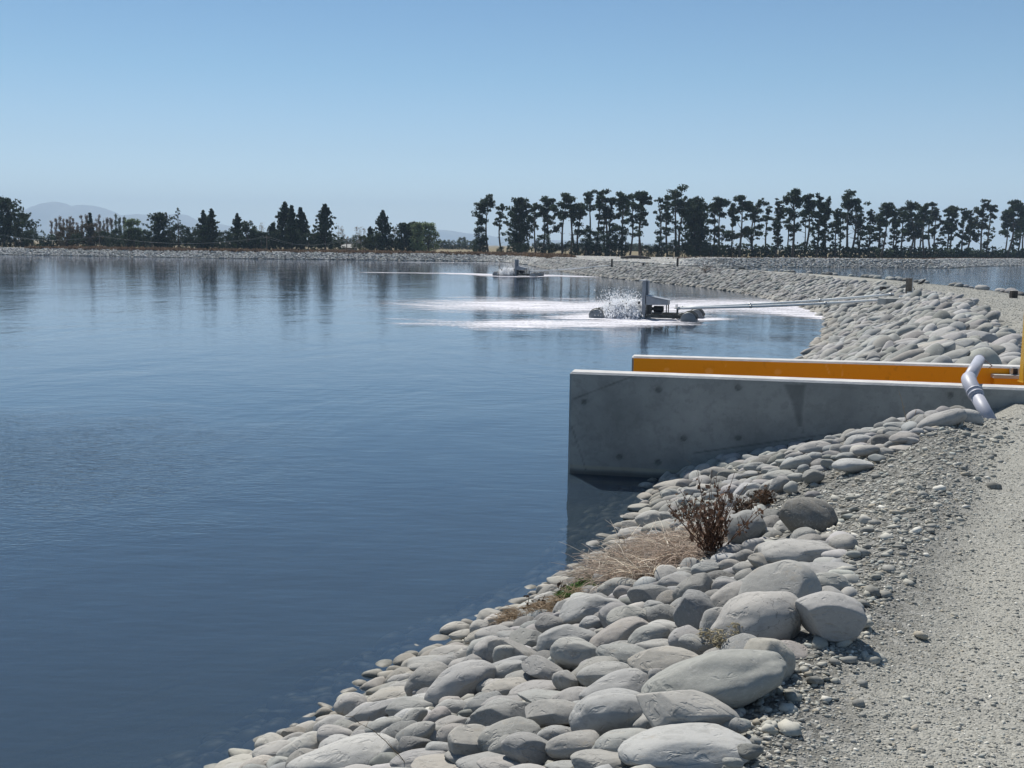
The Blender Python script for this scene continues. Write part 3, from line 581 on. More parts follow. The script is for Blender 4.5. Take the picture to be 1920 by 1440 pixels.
def add_f(Fx, seed, aspect=(1.0, 1.75), zk=.36, lean=0, tr=(.55, .95)):
    r = np.random.default_rng(seed); z = height(Fx[:, 0], Fx[:, 1])
    for (x, y, s), zz in zip(Fx, z):
        q = r.uniform(*aspect); a = s*math.sqrt(q)*1.12; c = s/math.sqrt(q)*1.12; t = c*r.uniform(*tr)
        Rr = Matrix.Rotation(r.uniform(-.6, .9), 3, 'Z') @ Matrix.Rotation(r.uniform(-.45, .15)-lean, 3, 'Y') @ Matrix.Rotation(r.uniform(-.2, .35), 3, 'X')
        BOULD.append([x, y, zz+t*zk*r.uniform(.6, 1.4), a, c, t, Rr, float(r.random() < .2), float(r.choice([.17, .22, .25, .28, .31, .35])), int(r.integers(1e6))])
add_f(F1, 5, zk=-.04); add_f(F2, 6, (1.2, 2.4), .45, .28, (.5, .85))
# individual boulders: the 300 that show largest
pb_ = np.array([[b[0], b[1], b[2]] for b in BOULD]); px = proj(pb_); dist = np.linalg.norm(pb_-np.array([0, 0, CAM_H]), axis=1)
share = np.array([b[3]*max(b[4]*.5, b[5]) for b in BOULD])/dist**2*(np.array([b[2]+b[5]*.5 for b in BOULD]) > 0)
inside = (px[:, 0] > -20) & (px[:, 0] < 1935) & (px[:, 1] < 1455)
behind = (pb_[:, 1] > 13.2) & (px[:, 1] > 668)          # hidden by the walls
share[~inside | behind] = 0; share[:NHAND] *= 3
order = np.argsort(-share); solo = set(order[:300].tolist())
for b in BOULD[NHAND:]: b[8] *= 1.15
SHADE = [('dark', .0, .19), ('mid grey', .19, .262), ('grey', .262, .295), ('pale', .295, 1)]
LM = [('tall brown weed', (1330, 1040)), ('dry grass mat', (1200, 1070)), ('green weeds at the waterline', (1095, 1118)), ('foot of the concrete wall', (1450, 850)), ('bent grey pipe', (1860, 770)),
      ('veined boulder at the bottom edge', (1290, 1400)), ('pale twig in front of the wall', (1690, 785)), ('wedge shaped boulder beside the gravel', (1400, 1180)), ('waterline in the near corner', (560, 1390)),
      ('orange wall', (1700, 672)), ('timber post on the far bank', (1700, 560)), ('yellow post', (1910, 640)), ('lone dark boulder in the gravel', (1517, 970)), ('bottom edge of the photo', (1000, 1430)), ('submerged dark stone', (775, 1245))]
ORD = ['nearest', 'second nearest', 'third nearest', 'fourth nearest', 'fifth nearest', 'sixth nearest', 'seventh nearest', 'eighth nearest', 'ninth nearest', 'tenth nearest', 'eleventh nearest', 'twelfth nearest', 'thirteenth nearest', 'fourteenth nearest', 'fifteenth nearest', 'sixteenth nearest']
cls = {}
for i in solo:
    b = BOULD[i]; big = max(b[3], b[4])*2; sz_ = 'large' if big > .42 else 'medium' if big > .25 else 'small'
    el = b[3]/max(b[4], b[5]); shp = 'angular' if b[7] > .55 else 'elongated' if b[3] > 1.9*b[5] and el > 1.25 else 'flattened' if b[3] > 1.9*b[5] else 'rounded'
    sh = [n for n, lo, hi in SHADE if lo <= b[8]/1.15 < hi][0]
    lm = min(range(len(LM)), key=lambda k: (px[i, 0]-LM[k][1][0])**2+((px[i, 1]-LM[k][1][1])*1.6)**2)
    cls.setdefault((sz_, sh, shp, lm), []).append(i)
SPECIAL = {0: 'largest bottom edge boulder, long and pale with white veins', 1: 'huge wedge shaped grey boulder lying in the gravel edge', 3: 'biggest smooth rounded pale boulder, resting against a slanting grey one'}
blabel = {}
for (sz_, sh, shp, lm), L in cls.items():
    L.sort(key=lambda i: (px[i, 0]-LM[lm][1][0])**2+((px[i, 1]-LM[lm][1][1])*1.6)**2)
    for k, i in enumerate(L): blabel[i] = f"{sz_} {sh} {shp} river boulder {ORD[min(k, 15)]} the {LM[lm][0]}"
blabel.update(SPECIAL)
protos = []
for k in range(26):
    V, Fc = boulder_shape(500+k, 4, 1.0 if k % 7 == 0 else 0.0); protos.append(mesh_np('boulder', V, Fc, [M_STONE], True))
tones = {}
for i in order[:300]:
    b = BOULD[i]; i = int(i)
    if i < NHAND:
        V, Fc = boulder_shape(int(b[9])+31, 5 if share[i] > share[order[60]] else 4, b[7]); me = mesh_np('boulder', V, Fc, [M_STONE], True)
    else: me = protos[(7*(int(b[9]) % 4)) if b[7] > .5 else int(b[9]) % 26]
    o = link('boulder', me, None, None, blabel[i], 'boulder', 'river boulders lining the pond bank')
    M4 = b[6].to_4x4() @ Matrix.Diagonal((b[3], b[4], b[5], 1)); o.matrix_world = Matrix.Translation(b[:3]) @ M4
    rr = np.random.default_rng(i+9); s = b[8]; wm = .045 if rr.random() < .16 else 0; o.color = (s*(rr.uniform(.99, 1.04)+wm), s*rr.uniform(.99, 1.01), s*(rr.uniform(.92, .98)-wm), 1)
def merge_stones(name, items, lvl_fn, label, cat, nb=14):
    Vs, Fs, Ts, off = [], [], [], 0; cache = {}
    for b in items:
        lv = lvl_fn(b); key = (lv, int(b[9]) % nb)
        if key not in cache: cache[key] = boulder_shape(900+key[1], lv, 1.0 if key[1] % 6 == 0 else 0)
        V, Fc = cache[key]; Rm = np.array(b[6])
        W = (V*np.array([b[3], b[4], b[5]]))@Rm.T+np.array(b[:3]); Vs.append(W); Fs.append(Fc+off); off += len(V)
        r_ = np.random.default_rng(int(b[9])+3); s = b[8]; Ts.append(np.tile([s*r_.uniform(.96, 1.06), s, s*r_.uniform(.9, 1.0)], (len(V), 1)))
    return link(name, mesh_np(name, np.vstack(Vs), np.vstack(Fs), [M_STONES], True, {'tint': np.vstack(Ts)}), None, None, label, cat, None, 'stuff')
rest = [BOULD[i] for i in range(len(BOULD)) if i not in solo]
merge_stones('river_stones', [b for b in rest], lambda b: 3 if b[1] < 24 else 2, 'mass of smaller grey river stones covering the bank between the big boulders', 'river stones')
BOULD2 = BOULD; BOULD = []; add_f(F3, 8, (1.2, 2.2), .45, .25, (.5, .8)); far_items = BOULD; BOULD = BOULD2
merge_stones('embankment_stones', far_items, lambda b: 2, 'grey rock armour along the far stretch of the curving embankment', 'rock armour')
# far banks of both ponds
def bank(n, xr, yr, cond, seed, s=(.11, .27)):
    r = np.random.default_rng(seed); Q = np.stack([r.uniform(*xr, n), r.uniform(*yr, n)], 1); d1 = sdf(Q, POND1); d2 = sdf(Q, POND2); d = np.minimum(d1, d2)
    k = (d > -.1) & (d < 3.5) & cond(Q, d1, d2); Q = Q[k]; z = height(Q[:, 0], Q[:, 1]); out_ = []
    for (x, y), zz in zip(Q, z):
        a = r.uniform(*s); Rr = Matrix.Rotation(r.uniform(-1.2, 1.2), 3, 'Z') @ Matrix.Rotation(r.uniform(-.5, .3), 3, 'Y')
        out_.append([x, y, zz+.04, a, a*.7, a*r.uniform(.4, .7), Rr, 0, float(r.choice([.22, .34, .46, .60])), int(r.integers(1e6))])
    return out_
bk = bank(190000, (-125, 10), (140, 196), lambda Q, a, b: (a < b) & (sd_line(Q, SS) < 900) & ~((Q[:, 0] > 0) & (Q[:, 1] < 155)), 21)
bk += bank(300000, (8, 130), (98, 246), lambda Q, a, b: (b < a), 22)
merge_stones('bank_stones', bk, lambda b: 1, 'pale rock armour along the far shores of both ponds', 'rock armour')
# infill between the two far shores where the embankment meets them
r = np.random.default_rng(31); Q = np.stack([r.uniform(0, 34, 9000), r.uniform(100, 184, 9000)], 1); d1 = sdf(Q, POND1); d2 = sdf(Q, POND2); k = (d1 > 3) & (d2 > 3) & (sd_line(Q, SS) > 7) | ((d1 > 3) & (d2 > 3) & (Q[:, 1] > 118)); Q = Q[k]; z = height(Q[:, 0], Q[:, 1])
merge_stones('scattered_stones', [[q[0], q[1], zz+.03, .3, .22, .15, Matrix.Rotation(r.uniform(0, 6), 3, 'Z'), 0, float(r.choice([.28, .34, .44])), int(r.integers(1e6))] for q, zz in zip(Q, z)], lambda b: 1, 'scattered stones where the embankment meets the far shore', 'stones')
# stones along the far edge of the road
r = np.random.default_rng(33); it = []
for j in range(len(SS)-1):
    if not (14 < SS[j, 1] < 110): continue
    L = np.linalg.norm(SS[j+1]-SS[j]); 
    for q in range(int(L/.28)):
        if r.random() < .45*(.5+.8*abs(n2(SS[j:j+1, 0]+q*.3, SS[j:j+1, 1], .3, 5)[0])): 
            t = r.random(); p = SS[j]*(1-t)+SS[j+1]*t+nor[j]*(7.35+r.uniform(-.12, .5)); s = r.uniform(.10, .26)
            it.append([p[0], p[1], hz(p[0], p[1])+s*.3, s*1.3, s, s*.65, Matrix.Rotation(r.uniform(0, 6), 3, 'Z'), 0, float(r.choice([.12, .25, .3, .36])), int(r.integers(1e6))])
merge_stones('verge_stones', it, lambda b: 2, 'loose row of stones along the outer edge of the gravel road', 'stones')

# ------------------------------------------------------------ gravel
def gravel(name, n, uvpoly_cond, srange, seed, lvl, label, hw=.5, big=0):
    r = np.random.default_rng(seed); Q = uvpoly_cond(r, n); z = height(Q[:, 0], Q[:, 1]); n = len(Q)
    V, Fc = ico(lvl); nv = len(V); s = np.exp(r.uniform(math.log(srange[0]), math.log(srange[1]), n)) if big == 0 else srange[0]*(1/(1-r.random(n)*(1-(srange[0]/srange[1])**2.4)))**(1/2.4)
    A_ = np.stack([s*r.uniform(1, 1.5, n), s*r.uniform(.75, 1.05, n), s*r.uniform(.35, .65, n)], 1)
    yaw = r.uniform(0, 6.28, n); ti = r.normal(0, .28, n); tj = r.normal(0, .22, n)
    cy, sy = np.cos(yaw), np.sin(yaw); ca, sa = np.cos(ti), np.sin(ti); cb, sb = np.cos(tj), np.sin(tj)
    jit = 1+.16*r.normal(size=(n, nv)).clip(-1.6, 1.6) if lvl < 2 else 1+.1*r.normal(size=(n, nv)).clip(-1, 1)*0
    W = V[None]*A_[:, None, :]*jit[..., None]
    x, y, zz = W[..., 0], W[..., 1], W[..., 2]
    y, zz = y*ca[:, None]-zz*sa[:, None], y*sa[:, None]+zz*ca[:, None]
    x, zz = x*cb[:, None]+zz*sb[:, None], -x*sb[:, None]+zz*cb[:, None]
    x, y = x*cy[:, None]-y*sy[:, None], x*sy[:, None]+y*cy[:, None]
    W = np.stack([x+Q[:, 0:1], y+Q[:, 1:2], zz+(z+A_[:, 2]*hw)[:, None]], -1).reshape(-1, 3)
    Fa = (Fc[None]+(np.arange(n)*nv)[:, None, None]).reshape(-1, 3)
    pal = np.array([1.32, 1.3, 1.22])*np.array([[.25, .25, .235], [.31, .305, .285], [.20, .20, .195], [.37, .365, .345], [.29, .265, .225], [.52, .51, .49], [.14, .14, .135], [.27, .285, .28]])
    t = pal[r.choice(8, n, p=[.24, .2, .17, .12, .1, .04, .06, .07])]*r.uniform(.85, 1.15, (n, 1))
    return link(name, mesh_np(name, W, Fa, [M_STONES], True, {'tint': np.repeat(t, nv, 0)}), None, None, label, 'gravel', None, 'stuff')
BR = ground_hits([(1440, 1500), (1475, 1420), (1535, 1330), (1610, 1215), (1700, 1090), (1775, 990), (1830, 910), (1880, 850), (1925, 810), (1960, 790)])[:, :2]
def berm_pts(r, n):
    t = r.uniform(0, 1, n); Q = np.stack([r.uniform(-1, 8, n), 2.9+(14.2-2.9)*t**1.25], 1)
    ds = sd_line(Q, SS); outside = sdf(Q, BPOLY) > -.06; lim = np.interp(Q[:, 1], BR[:, 1], BR[:, 0]); over = Q[:, 0]-lim+.07*r.normal(size=n); k = outside & ((over < 0) | (r.random(n) < .10*np.exp(-np.abs(over)/.4))) & (ds > .4) & (ds < 3.45+.35*r.normal(size=n).clip(-1, 1)*.8) & chan(Q) & ((Q-FA)@fy < -.03)
    return Q[k]
gravel('bank_gravel', 150000, berm_pts, (.006, .05), 41, 1, 'loose mixed grey gravel banked up between the boulders and the road', .45, 1)
def road_pts(r, n):
    t = r.uniform(0, 1, n); Q = np.stack([r.uniform(0, 8, n), 2.9+(13-2.9)*t**1.7], 1); ds = sd_line(Q, SS)
    lim = np.interp(Q[:, 1], BR[:, 1], BR[:, 0]); k = (Q[:, 0] > lim-.15) & (ds < 6.8) & chan(Q) & (Q[:, 0] < Q[:, 1]*.52+.2) & (r.random(n) < np.clip(1.1-(ds-3.2)*.35, .35, 1)); return Q[k]
gravel('road_gravel', 190000, road_pts, (.003, .012), 42, 1, 'fine compacted grey gravel on the road surface', .1, 1)
def road2_pts(r, n):
    Q = np.stack([r.uniform(4, 24, n), 10+(60-10)*r.random(n)**1.5], 1); ds = sd_line(Q, SS); k = (ds > 2.9+.6*(Q[:, 1] < 36)) & (ds < 7.7) & chan(Q) & (Q[:, 0] < Q[:, 1]*.5+1) & ((Q-BA)@by > .3); return Q[k]
gravel('road_gravel', 90000, road2_pts, (.010, .032), 44, 1, 'grey gravel on the road beyond the concrete channel', .1, 1)
def under_pts(r, n):
    Q = np.stack([r.uniform(-3, 6, n), r.uniform(3.2, 13.2, n)], 1); d = sdf(Q, POND1); k = (d > .05) & (sdf(Q, BPOLY) < 0) & chan(Q); return Q[k]
gravel('gap_gravel', 6000, under_pts, (.012, .04), 43, 1, 'small stones filling the gaps between the near boulders', .2)
# ------------------------------------------------------------ small timber, posts, bird
M_WOOD = simple('weathered_timber', (.16, .13, .10), .85, var=.3, scale=9, bmp=.01); M_WOODD = simple('dark_treated_timber', (.05, .042, .036), .85, var=.3, scale=9, bmp=.01)
M_PALEP = simple('pale_plate_surface', (.70, .70, .69), .4, var=.06, scale=3); M_CONC2 = simple('pale_concrete_block', (.36, .36, .34), .9, var=.15, scale=6, bmp=.006)
def gp_(u, v):
    q = ground_hits([(u, v)])[0]; return q
def post(name, u, v, w_, h_, label, m, cat='post', rot=0, group=None, tilt=0):
    q = gp_(u, v); r_ = empty(name, (q[0], q[1], hz(q[0], q[1])), label, cat, group, rot); g = MB(); g.box((0, 0, h_/2-.1), (w_/2, w_/2, h_/2+.1), 0, Matrix.Rotation(tilt, 3, 'Y'), w_*.06); g.build('shaft', [m], r_)
    return r_
pA = gp_(1703, 557)
mp = empty('mooring_post', (pA[0], pA[1], hz(pA[0], pA[1])), 'square timber post with a pale side holding the two long mooring pipes', 'post', None, .35)
g = MB(); g.box((0, 0, .30), (.085, .085, .42), 0, None, .008); g.build('shaft', [M_WOOD], mp)
g = MB(); g.box((.10, 0, .28), (.012, .08, .38), 0, None, .003); g.build('pale_plate', [M_PALEP], mp)  # thin pale plate along one side of the post
g = MB(); g.box((-.15, -.03, .02), (.2, .13, .05), 0, None, .004); g.box((.0, -.12, .10), (.16, .02, .12), 0, None, .004); g.build('bracket', [M_STEEL], mp)
g = MB(); g.tube([(.1, 0, .45), (.28, .02, .33), (.36, .02, .10), (.3, .02, -.05)], .012, 6); g.build('cable', [M_DARK], mp)
def stub(u, v, wx, h_, label, rot=0.2):
    q = gp_(u, v); r_ = empty('timber_stub', (q[0], q[1], hz(q[0], q[1])), label, 'timber stub', 'dark timber stubs beside the gravel road', rot)
    g = MB(); g.box((0, 0, h_/2-.1), (wx/2, wx*.36, h_/2+.1), 0, None, .01); g.build('block', [M_WOODD], r_)
    g = MB(); g.box((0, 0, h_+.004), (wx*.46, wx*.32, .006), 0, None, .002); g.build('sawn_top', [M_WOOD], r_)
stub(1655, 548, .22, .27, 'dark square timber stub among the boulders behind the mooring pipes')
stub(1771, 571, .34, .17, 'low wide dark timber stub at the boulder edge of the road')
stub(1900, 558, .24, .26, 'dark timber stub at the outer road edge next to the yellow post')
q = gp_(1672, 572); cbk = empty('concrete_block', (q[0], q[1], hz(q[0], q[1])), 'pale flat concrete block under the shore end of the mooring pipes', 'concrete block', None, .3)
g = MB(); g.box((0, 0, .04), (.45, .25, .2), 0, None, .015); g.build('slab', [M_CONC2], cbk)
for (u, v, h_, lb) in [(1147, 503, .85, 'thin far mooring post at the end of the second mooring pipe'), (1112, 503, .35, 'short dark peg on the far embankment before the thin post'), (1270, 503, .8, 'thin post standing alone on the far embankment'), (1206, 504, .3, 'low dark peg between the two thin far posts')]:
    post('marker_post', u, v, .16, h_, lb, M_WOODD, 'marker post', 0, 'posts along the far embankment')
# bird standing by the road edge
M_BIRD = simple('black_feathers', (.015, .015, .017), .6); M_BIRDW = simple('white_feathers', (.6, .6, .58), .7); M_BEAK = simple('dark_beak', (.08, .06, .05), .4)
q = gp_(1729, 534); bd = empty('bird', (q[0], q[1], hz(q[0], q[1])), 'black bird with a pale head standing at the outer edge of the gravel road', 'bird', None, .3)
V, Fc = ico(3); V2 = V*np.array([.17, .085, .085]); V2[:, 2] += V2[:, 0]*.55+.17; V2[:, 1] *= 1-.35*(V[:, 0] < 0)*(-V[:, 0])
g = MB(); g.add(V2, Fc, 0, True)
V3 = V*np.array([.05, .042, .045])+np.array([.165, 0, .30]); g.add(V3, Fc, 1, True); g.tube([(.11, 0, .22), (.15, 0, .27), (.165, 0, .30)], [.05, .04, .035], 10, 0)
g.tube([(-.10, 0, .12), (-.26, 0, .06), (-.30, 0, .045)], [.045, .03, .008], 8, 0)
for s_ in (-1, 1): g.tube([(.02, .03*s_, .11), (.0, .03*s_, .05), (.03, .03*s_, 0.0)], .007, 6, 2); g.tube([(0.0, .03*s_, .005), (.055, .035*s_, .0)], .006, 6, 2)
g.build('body', [M_BIRD, M_BIRDW, M_BEAK], bd)
g = MB(); g.tube([(.20, 0, .30), (.265, 0, .285)], [.012, .002], 8); g.build('beak', [M_BEAK], bd)

# ------------------------------------------------------------ aerators
M_DRUM = simple('grey_float_drum', (.20, .21, .22), .5, .1, var=.2, scale=3); M_GREYP = simple('grey_painted_steel', (.26, .28, .31), .5, .1, var=.12, scale=3)
M_FRAME = simple('weathered_dark_frame', (.085, .085, .075), .7, .3, var=.35, scale=6, bmp=.004); M_MOTOR = simple('motor_housing', (.03, .033, .036), .5, .2); M_PIPE = simple('white_mooring_pipe', (.8, .8, .78), .45, var=.06)
mc = P(1205, 598)
AX = Vector((.27, .96, 0)).normalized(); SX = Vector((AX.y, -AX.x, 0))
Rl = Matrix(((SX.x, AX.x, 0), (SX.y, AX.y, 0), (0, 0, 1)))      # local x = across (toward the bank), local y = along the drums
def LP(x, y, z): return tuple(Rl @ Vector((x, y, z)))
k_ = 41.0/F_PX
def aerator(loc, label, lab2, back_drums=True):
    r_ = empty('aerator', tuple(loc), label, 'aerator', 'floating paddle wheel aerators')
    drum0 = None
    for (x, y) in ((-1.80, .10), (1.85, -.32), (-1.78, 2.1), (1.90, 1.75)):
        g = MB(); pts, rr_ = [], []
        for t, rd in ((-.452, .0), (-.45, .27), (-.43, .29), (-.24, .285), (-.23, .30), (-.20, .30), (-.19, .285), (.19, .285), (.20, .30), (.23, .30), (.24, .285), (.43, .29), (.45, .27), (.452, 0)):
            pts.append(LP(x, y+t, .06)); rr_.append(max(rd, .001))
        g.tube(pts, rr_, 24); d = g.build('float_drum', [M_DRUM], r_)
        g = MB()
        for t in (-.33, 0, .33): g.tube([LP(x+.31*math.cos(a), y+t, .06+.31*math.sin(a)) for a in np.linspace(.1, math.pi-.1, 14)], .016, 6)
        g.build('drum_strap', [M_FRAME], d)
    g = MB()
    for y in (-.1, 1.7):                              # two long cross beams and the sides
        g.box(LP(.62, y, .12), (1.08, .03, .055), 0, Rl, .004)
    g.box(LP(-.95, .05, .20), (.75, .025, .03), 0, Rl, .004); g.box(LP(-.95, 1.95, .20), (.75, .025, .03), 0, Rl, .004)
    for x in (.1, 1.32): g.box(LP(x, .8, .14), (.035, .92, .05), 0, Rl, .004)
    g.box(LP(1.36, -.1, .27), (.035, .05, .22), 0, Rl, .006); g.box(LP(1.22, -.14, .14), (.06, .035, .09), 0, Rl, .006)
    g.build('frame', [M_FRAME], r_)
    g = MB(); g.box(LP(.0, .35, .70), (.028, .50, .80), 0, Rl, .006); g.box(LP(-.05, .35, 1.505), (.12, .52, .012), 0, Rl, .003)
    g.box(LP(.05, -.12, .70), (.05, .02, .80), 0, Rl, .004); g.box(LP(.07, .60, 1.02), (.05, .18, .46), 0, Rl, .006); g.build('splash_guard', [M_GREYP], r_)
    # sloping motor cover
    g = MB(); x0, x1, y0, y1 = .13, .98, -.12, .55; zt0, zt1, zb = .90, .74, .56
    Vv = [LP(x0, y0, zb), LP(x1, y0, zb+.02), LP(x1, y0, zt1), LP(x0, y0, zt0), LP(x0, y1, zb), LP(x1, y1, zb+.02), LP(x1, y1, zt1), LP(x0, y1, zt0)]
    g.add(Vv, [(0, 1, 2, 3), (5, 4, 7, 6), (4, 0, 3, 7), (1, 5, 6, 2), (0, 4, 5, 1)]); 
    Rr = Rl @ Matrix.Rotation(math.atan2(zt0-zt1, x1-x0), 3, 'Y'); g.box(LP((x0+x1)/2+.02, (y0+y1)/2, (zt0+zt1)/2+.018), (.47, .36, .014), 0, Rr, .004)
    g.build('motor_cover', [M_GREYP], r_)
    g = MB()
    g.tube([LP(.40, .2, .40), LP(.78, .2, .40)], .12, 14); g.tube([LP(.33, .2, .40), LP(.40, .2, .40)], .07, 12); g.box(LP(.58, .2, .25), (.16, .12, .035), 0, Rl, .004)
    for k in range(6): g.tube([LP(.44+k*.055, .2, .40), LP(.452+k*.055, .2, .40)], .132, 14)
    g.box(LP(.22, .15, .38), (.10, .14, .18), 0, Rl, .02); g.build('motor', [M_MOTOR], r_)
    for (x, y) in ((.93, -.1), (.93, .5), (.17, -.1)):
        g = MB(); g.box(LP(x, y, .38), (.02, .02, .2), 0, Rl, .003); g.build('leg', [M_FRAME], r_)
    # paddle wheel: shaft, hubs and blades
    pw = MB(); pw.tube([LP(-1.75, .35, .22), LP(0.0, .35, .22)], .03, 10); rt = pw.build('paddle_wheel', [M_FRAME], r_)
    pw = MB()
    for j, x in enumerate(np.linspace(-1.35, -.2, 6)):
        pw.tube([LP(x-.02, .35, .22), LP(x+.02, .35, .22)], .09, 12)
        for q in range(6):
            a = q*math.pi/3+j*.35; c, s = math.cos(a), math.sin(a)
            pw.box(LP(x, .35+c*.27, .22+s*.27), (.05, .19, .006), 0, Rl @ Matrix.Rotation(a, 3, 'X'), .002)
    pw.build('blades', [M_FRAME], rt)
    g = MB(); g.tube([LP(1.36, -.1, .45), LP(1.36, -.1, .62)], .014, 8); g.tube([LP(1.24, -.1, .46), LP(1.5, -.1, .46)], .022, 8); g.tube([LP(1.28, .1, .46), LP(1.28, .1, .60)], .02, 8); g.build('hinge_pin', [M_STEEL], r_)
    g = MB()
    return r_
A1 = aerator(mc, 'near floating aerator throwing spray, with grey drums, upright guard and sloping motor cover', '')
m2 = P(966, 517.5)
def copy_tree(o, parent=None):
    c = o.copy(); S.collection.objects.link(c)
    if parent is not None: c.parent = parent
    for ch in list(o.children): copy_tree(ch, c)
    return c
A2_ = copy_tree(A1); A2_.location = tuple(m2); A2_['label'] = 'far floating aerator near the end of the embankment, small in the distance'
bpy.context.view_layer.update()
def pipe_run(a, b, label, rad=.05, sag=.06):
    a, b = Vector(a), Vector(b); L = (b-a).length; g = MB(); g.tube([(b-a)*t+Vector((0, 0, -sag*math.sin(math.pi*t))) for t in np.linspace(0, 1, 12)], rad, 10)
    r_ = empty('mooring_pipe', tuple(a), label, 'pipe', 'pipes tethering the aerators to the bank'); g.build('pipe', [M_PIPE], r_)
    g = MB()
    for t in (.004, .33, .66, .985): p_ = (b-a)*t+Vector((0, 0, -sag*math.sin(math.pi*t))); dd = (b-a).normalized()*.05; g.tube([p_-dd, p_+dd], rad*1.25, 10)
    g.build('coupling', [M_STEEL], r_)
pv = Vector(mp.location)
pe1 = at_dist(1694, 560, pA[1]-.1); pe2 = at_dist(1676, 552, pA[1]+.35)
pipe_run(Vector(mc)+Vector(LP(1.36, -.1, .46)), pe1, 'nearer of the two long white pipes running from the near aerator to the timber post')
pipe_run(Vector(mc)+Vector(LP(1.42, .45, .46)), pe2, 'farther of the two long white pipes running from the near aerator to the bank')
q3 = gp_(1147, 503); pipe_run(Vector(m2)+Vector(LP(1.36, -.1, .46)), (q3[0]-.1, q3[1], hz(q3[0], q3[1])+.25), 'single white pipe running from the far aerator to the thin post')
# spray and foam
m, nt, p = mat('white_water'); p.inputs['Base Color'].default_value = (.96, .96, .97, 1); p.inputs['Roughness'].default_value = .35
p.inputs['Transmission Weight'].default_value = 0.0; p.inputs['Subsurface Weight'].default_value = 0.0
trn = N(nt, 'BsdfTranslucent'); trn.inputs['Color'].default_value = (.95, .97, 1, 1); mx = N(nt, 'MixShader'); mx.inputs[0].default_value = .6
nt.links.new(p.outputs[0], mx.inputs[1]); nt.links.new(trn.outputs[0], mx.inputs[2]); tp_ = N(nt, 'BsdfTransparent'); mx2 = N(nt, 'MixShader'); mx2.inputs[0].default_value = .42; nt.links.new(mx.outputs[0], mx2.inputs[1]); nt.links.new(tp_.outputs[0], mx2.inputs[2]); nt.links.new(mx2.outputs[0], nt.nodes['Material Output'].inputs['Surface']); M_SPRAY = m
def spray(origin, n, seed, label, scale=1.0):
    r = np.random.default_rng(seed); x0 = r.uniform(-1.45, -.1, n); ph = r.uniform(0, 1, n)
    vz = r.uniform(1.0, 4.9, n)*(.68+.32*np.sin(x0*6+1)*np.sin(x0*17)); vy = r.normal(0, .75, n); vx = r.normal(-.45, .6, n)
    T = ph*(2*vz/9.81); x = x0+vx*T; y = .35+vy*T+r.normal(0, .22, n); z = .10+vz*T-4.9*T*T
    cl = r.random(n) < .40; zc = r.random(n)**1.2*.72; x = np.where(cl, x0+r.normal(0, .08, n), x); z = np.where(cl, zc*(.75+.25*np.sin(x0*11)), z); z = np.maximum(z, .015)
    s = np.where(cl, r.uniform(.010, .034, n), r.uniform(.005, .018, n))*scale
    V, Fc = ico(1); nv = len(V)
    W = V[None]*s[:, None, None]*np.array([1, 1, 1.5])*(1+.25*r.normal(size=(n, nv, 1)).clip(-1.5, 1.5))
    C0 = np.stack([x, y, z], 1) @ np.array(Rl).T+np.array(origin)[None]
    W = (W+C0[:, None]).reshape(-1, 3); Fa = (Fc[None]+(np.arange(n)*nv)[:, None, None]).reshape(-1, 3)
    link('water_spray', mesh_np('water_spray', W, Fa, [M_SPRAY], True), None, None, label, 'spray', None, 'stuff')
spray(mc, 36000, 51, 'white spray thrown up by the paddles of the near aerator')
spray(m2, 9000, 52, 'white spray thrown up by the paddles of the far aerator', 1.25)
m = bpy.data.materials.new('foam'); m.use_nodes = True; nt = m.node_tree; nt.nodes.clear(); out = N(nt, 'OutputMaterial'); pos = world_pos(nt)
dn = N(nt, 'Attribute', attribute_name='foam_amount').outputs['Fac']
mp_ = N(nt, 'Mapping'); nt.links.new(pos, mp_.inputs['Vector']); mp_.inputs['Scale'].default_value = (.28, 1.8, 1)
f1 = noise(nt, mp_.outputs[0], 1.6, 7, .68, .5); f2 = noise(nt, pos, 7, 5, .7)
fac = mth(nt, 'ADD', mth(nt, 'MULTIPLY', dn, .80), mth(nt, 'ADD', mth(nt, 'MULTIPLY', mth(nt, 'SUBTRACT', f1, .5), 1.9), mth(nt, 'MULTIPLY', mth(nt, 'SUBTRACT', f2, .5), 1.3)))
al = ramp(nt, [(.30, 0), (.60, .40), (.82, .82), (1.0, .94)], fac)
al2 = mth(nt, 'MULTIPLY', al, ramp(nt, [(.02, 0), (.12, 1)], dn))
tr_ = N(nt, 'BsdfTransparent'); dfu = N(nt, 'BsdfDiffuse'); dfu.inputs['Color'].default_value = (.80, .79, .84, 1); mx = N(nt, 'MixShader')
nt.links.new(al2, mx.inputs[0]); nt.links.new(tr_.outputs[0], mx.inputs[1]); nt.links.new(dfu.outputs[0], mx.inputs[2]); nt.links.new(mx.outputs[0], out.inputs['Surface']); M_FOAM = m
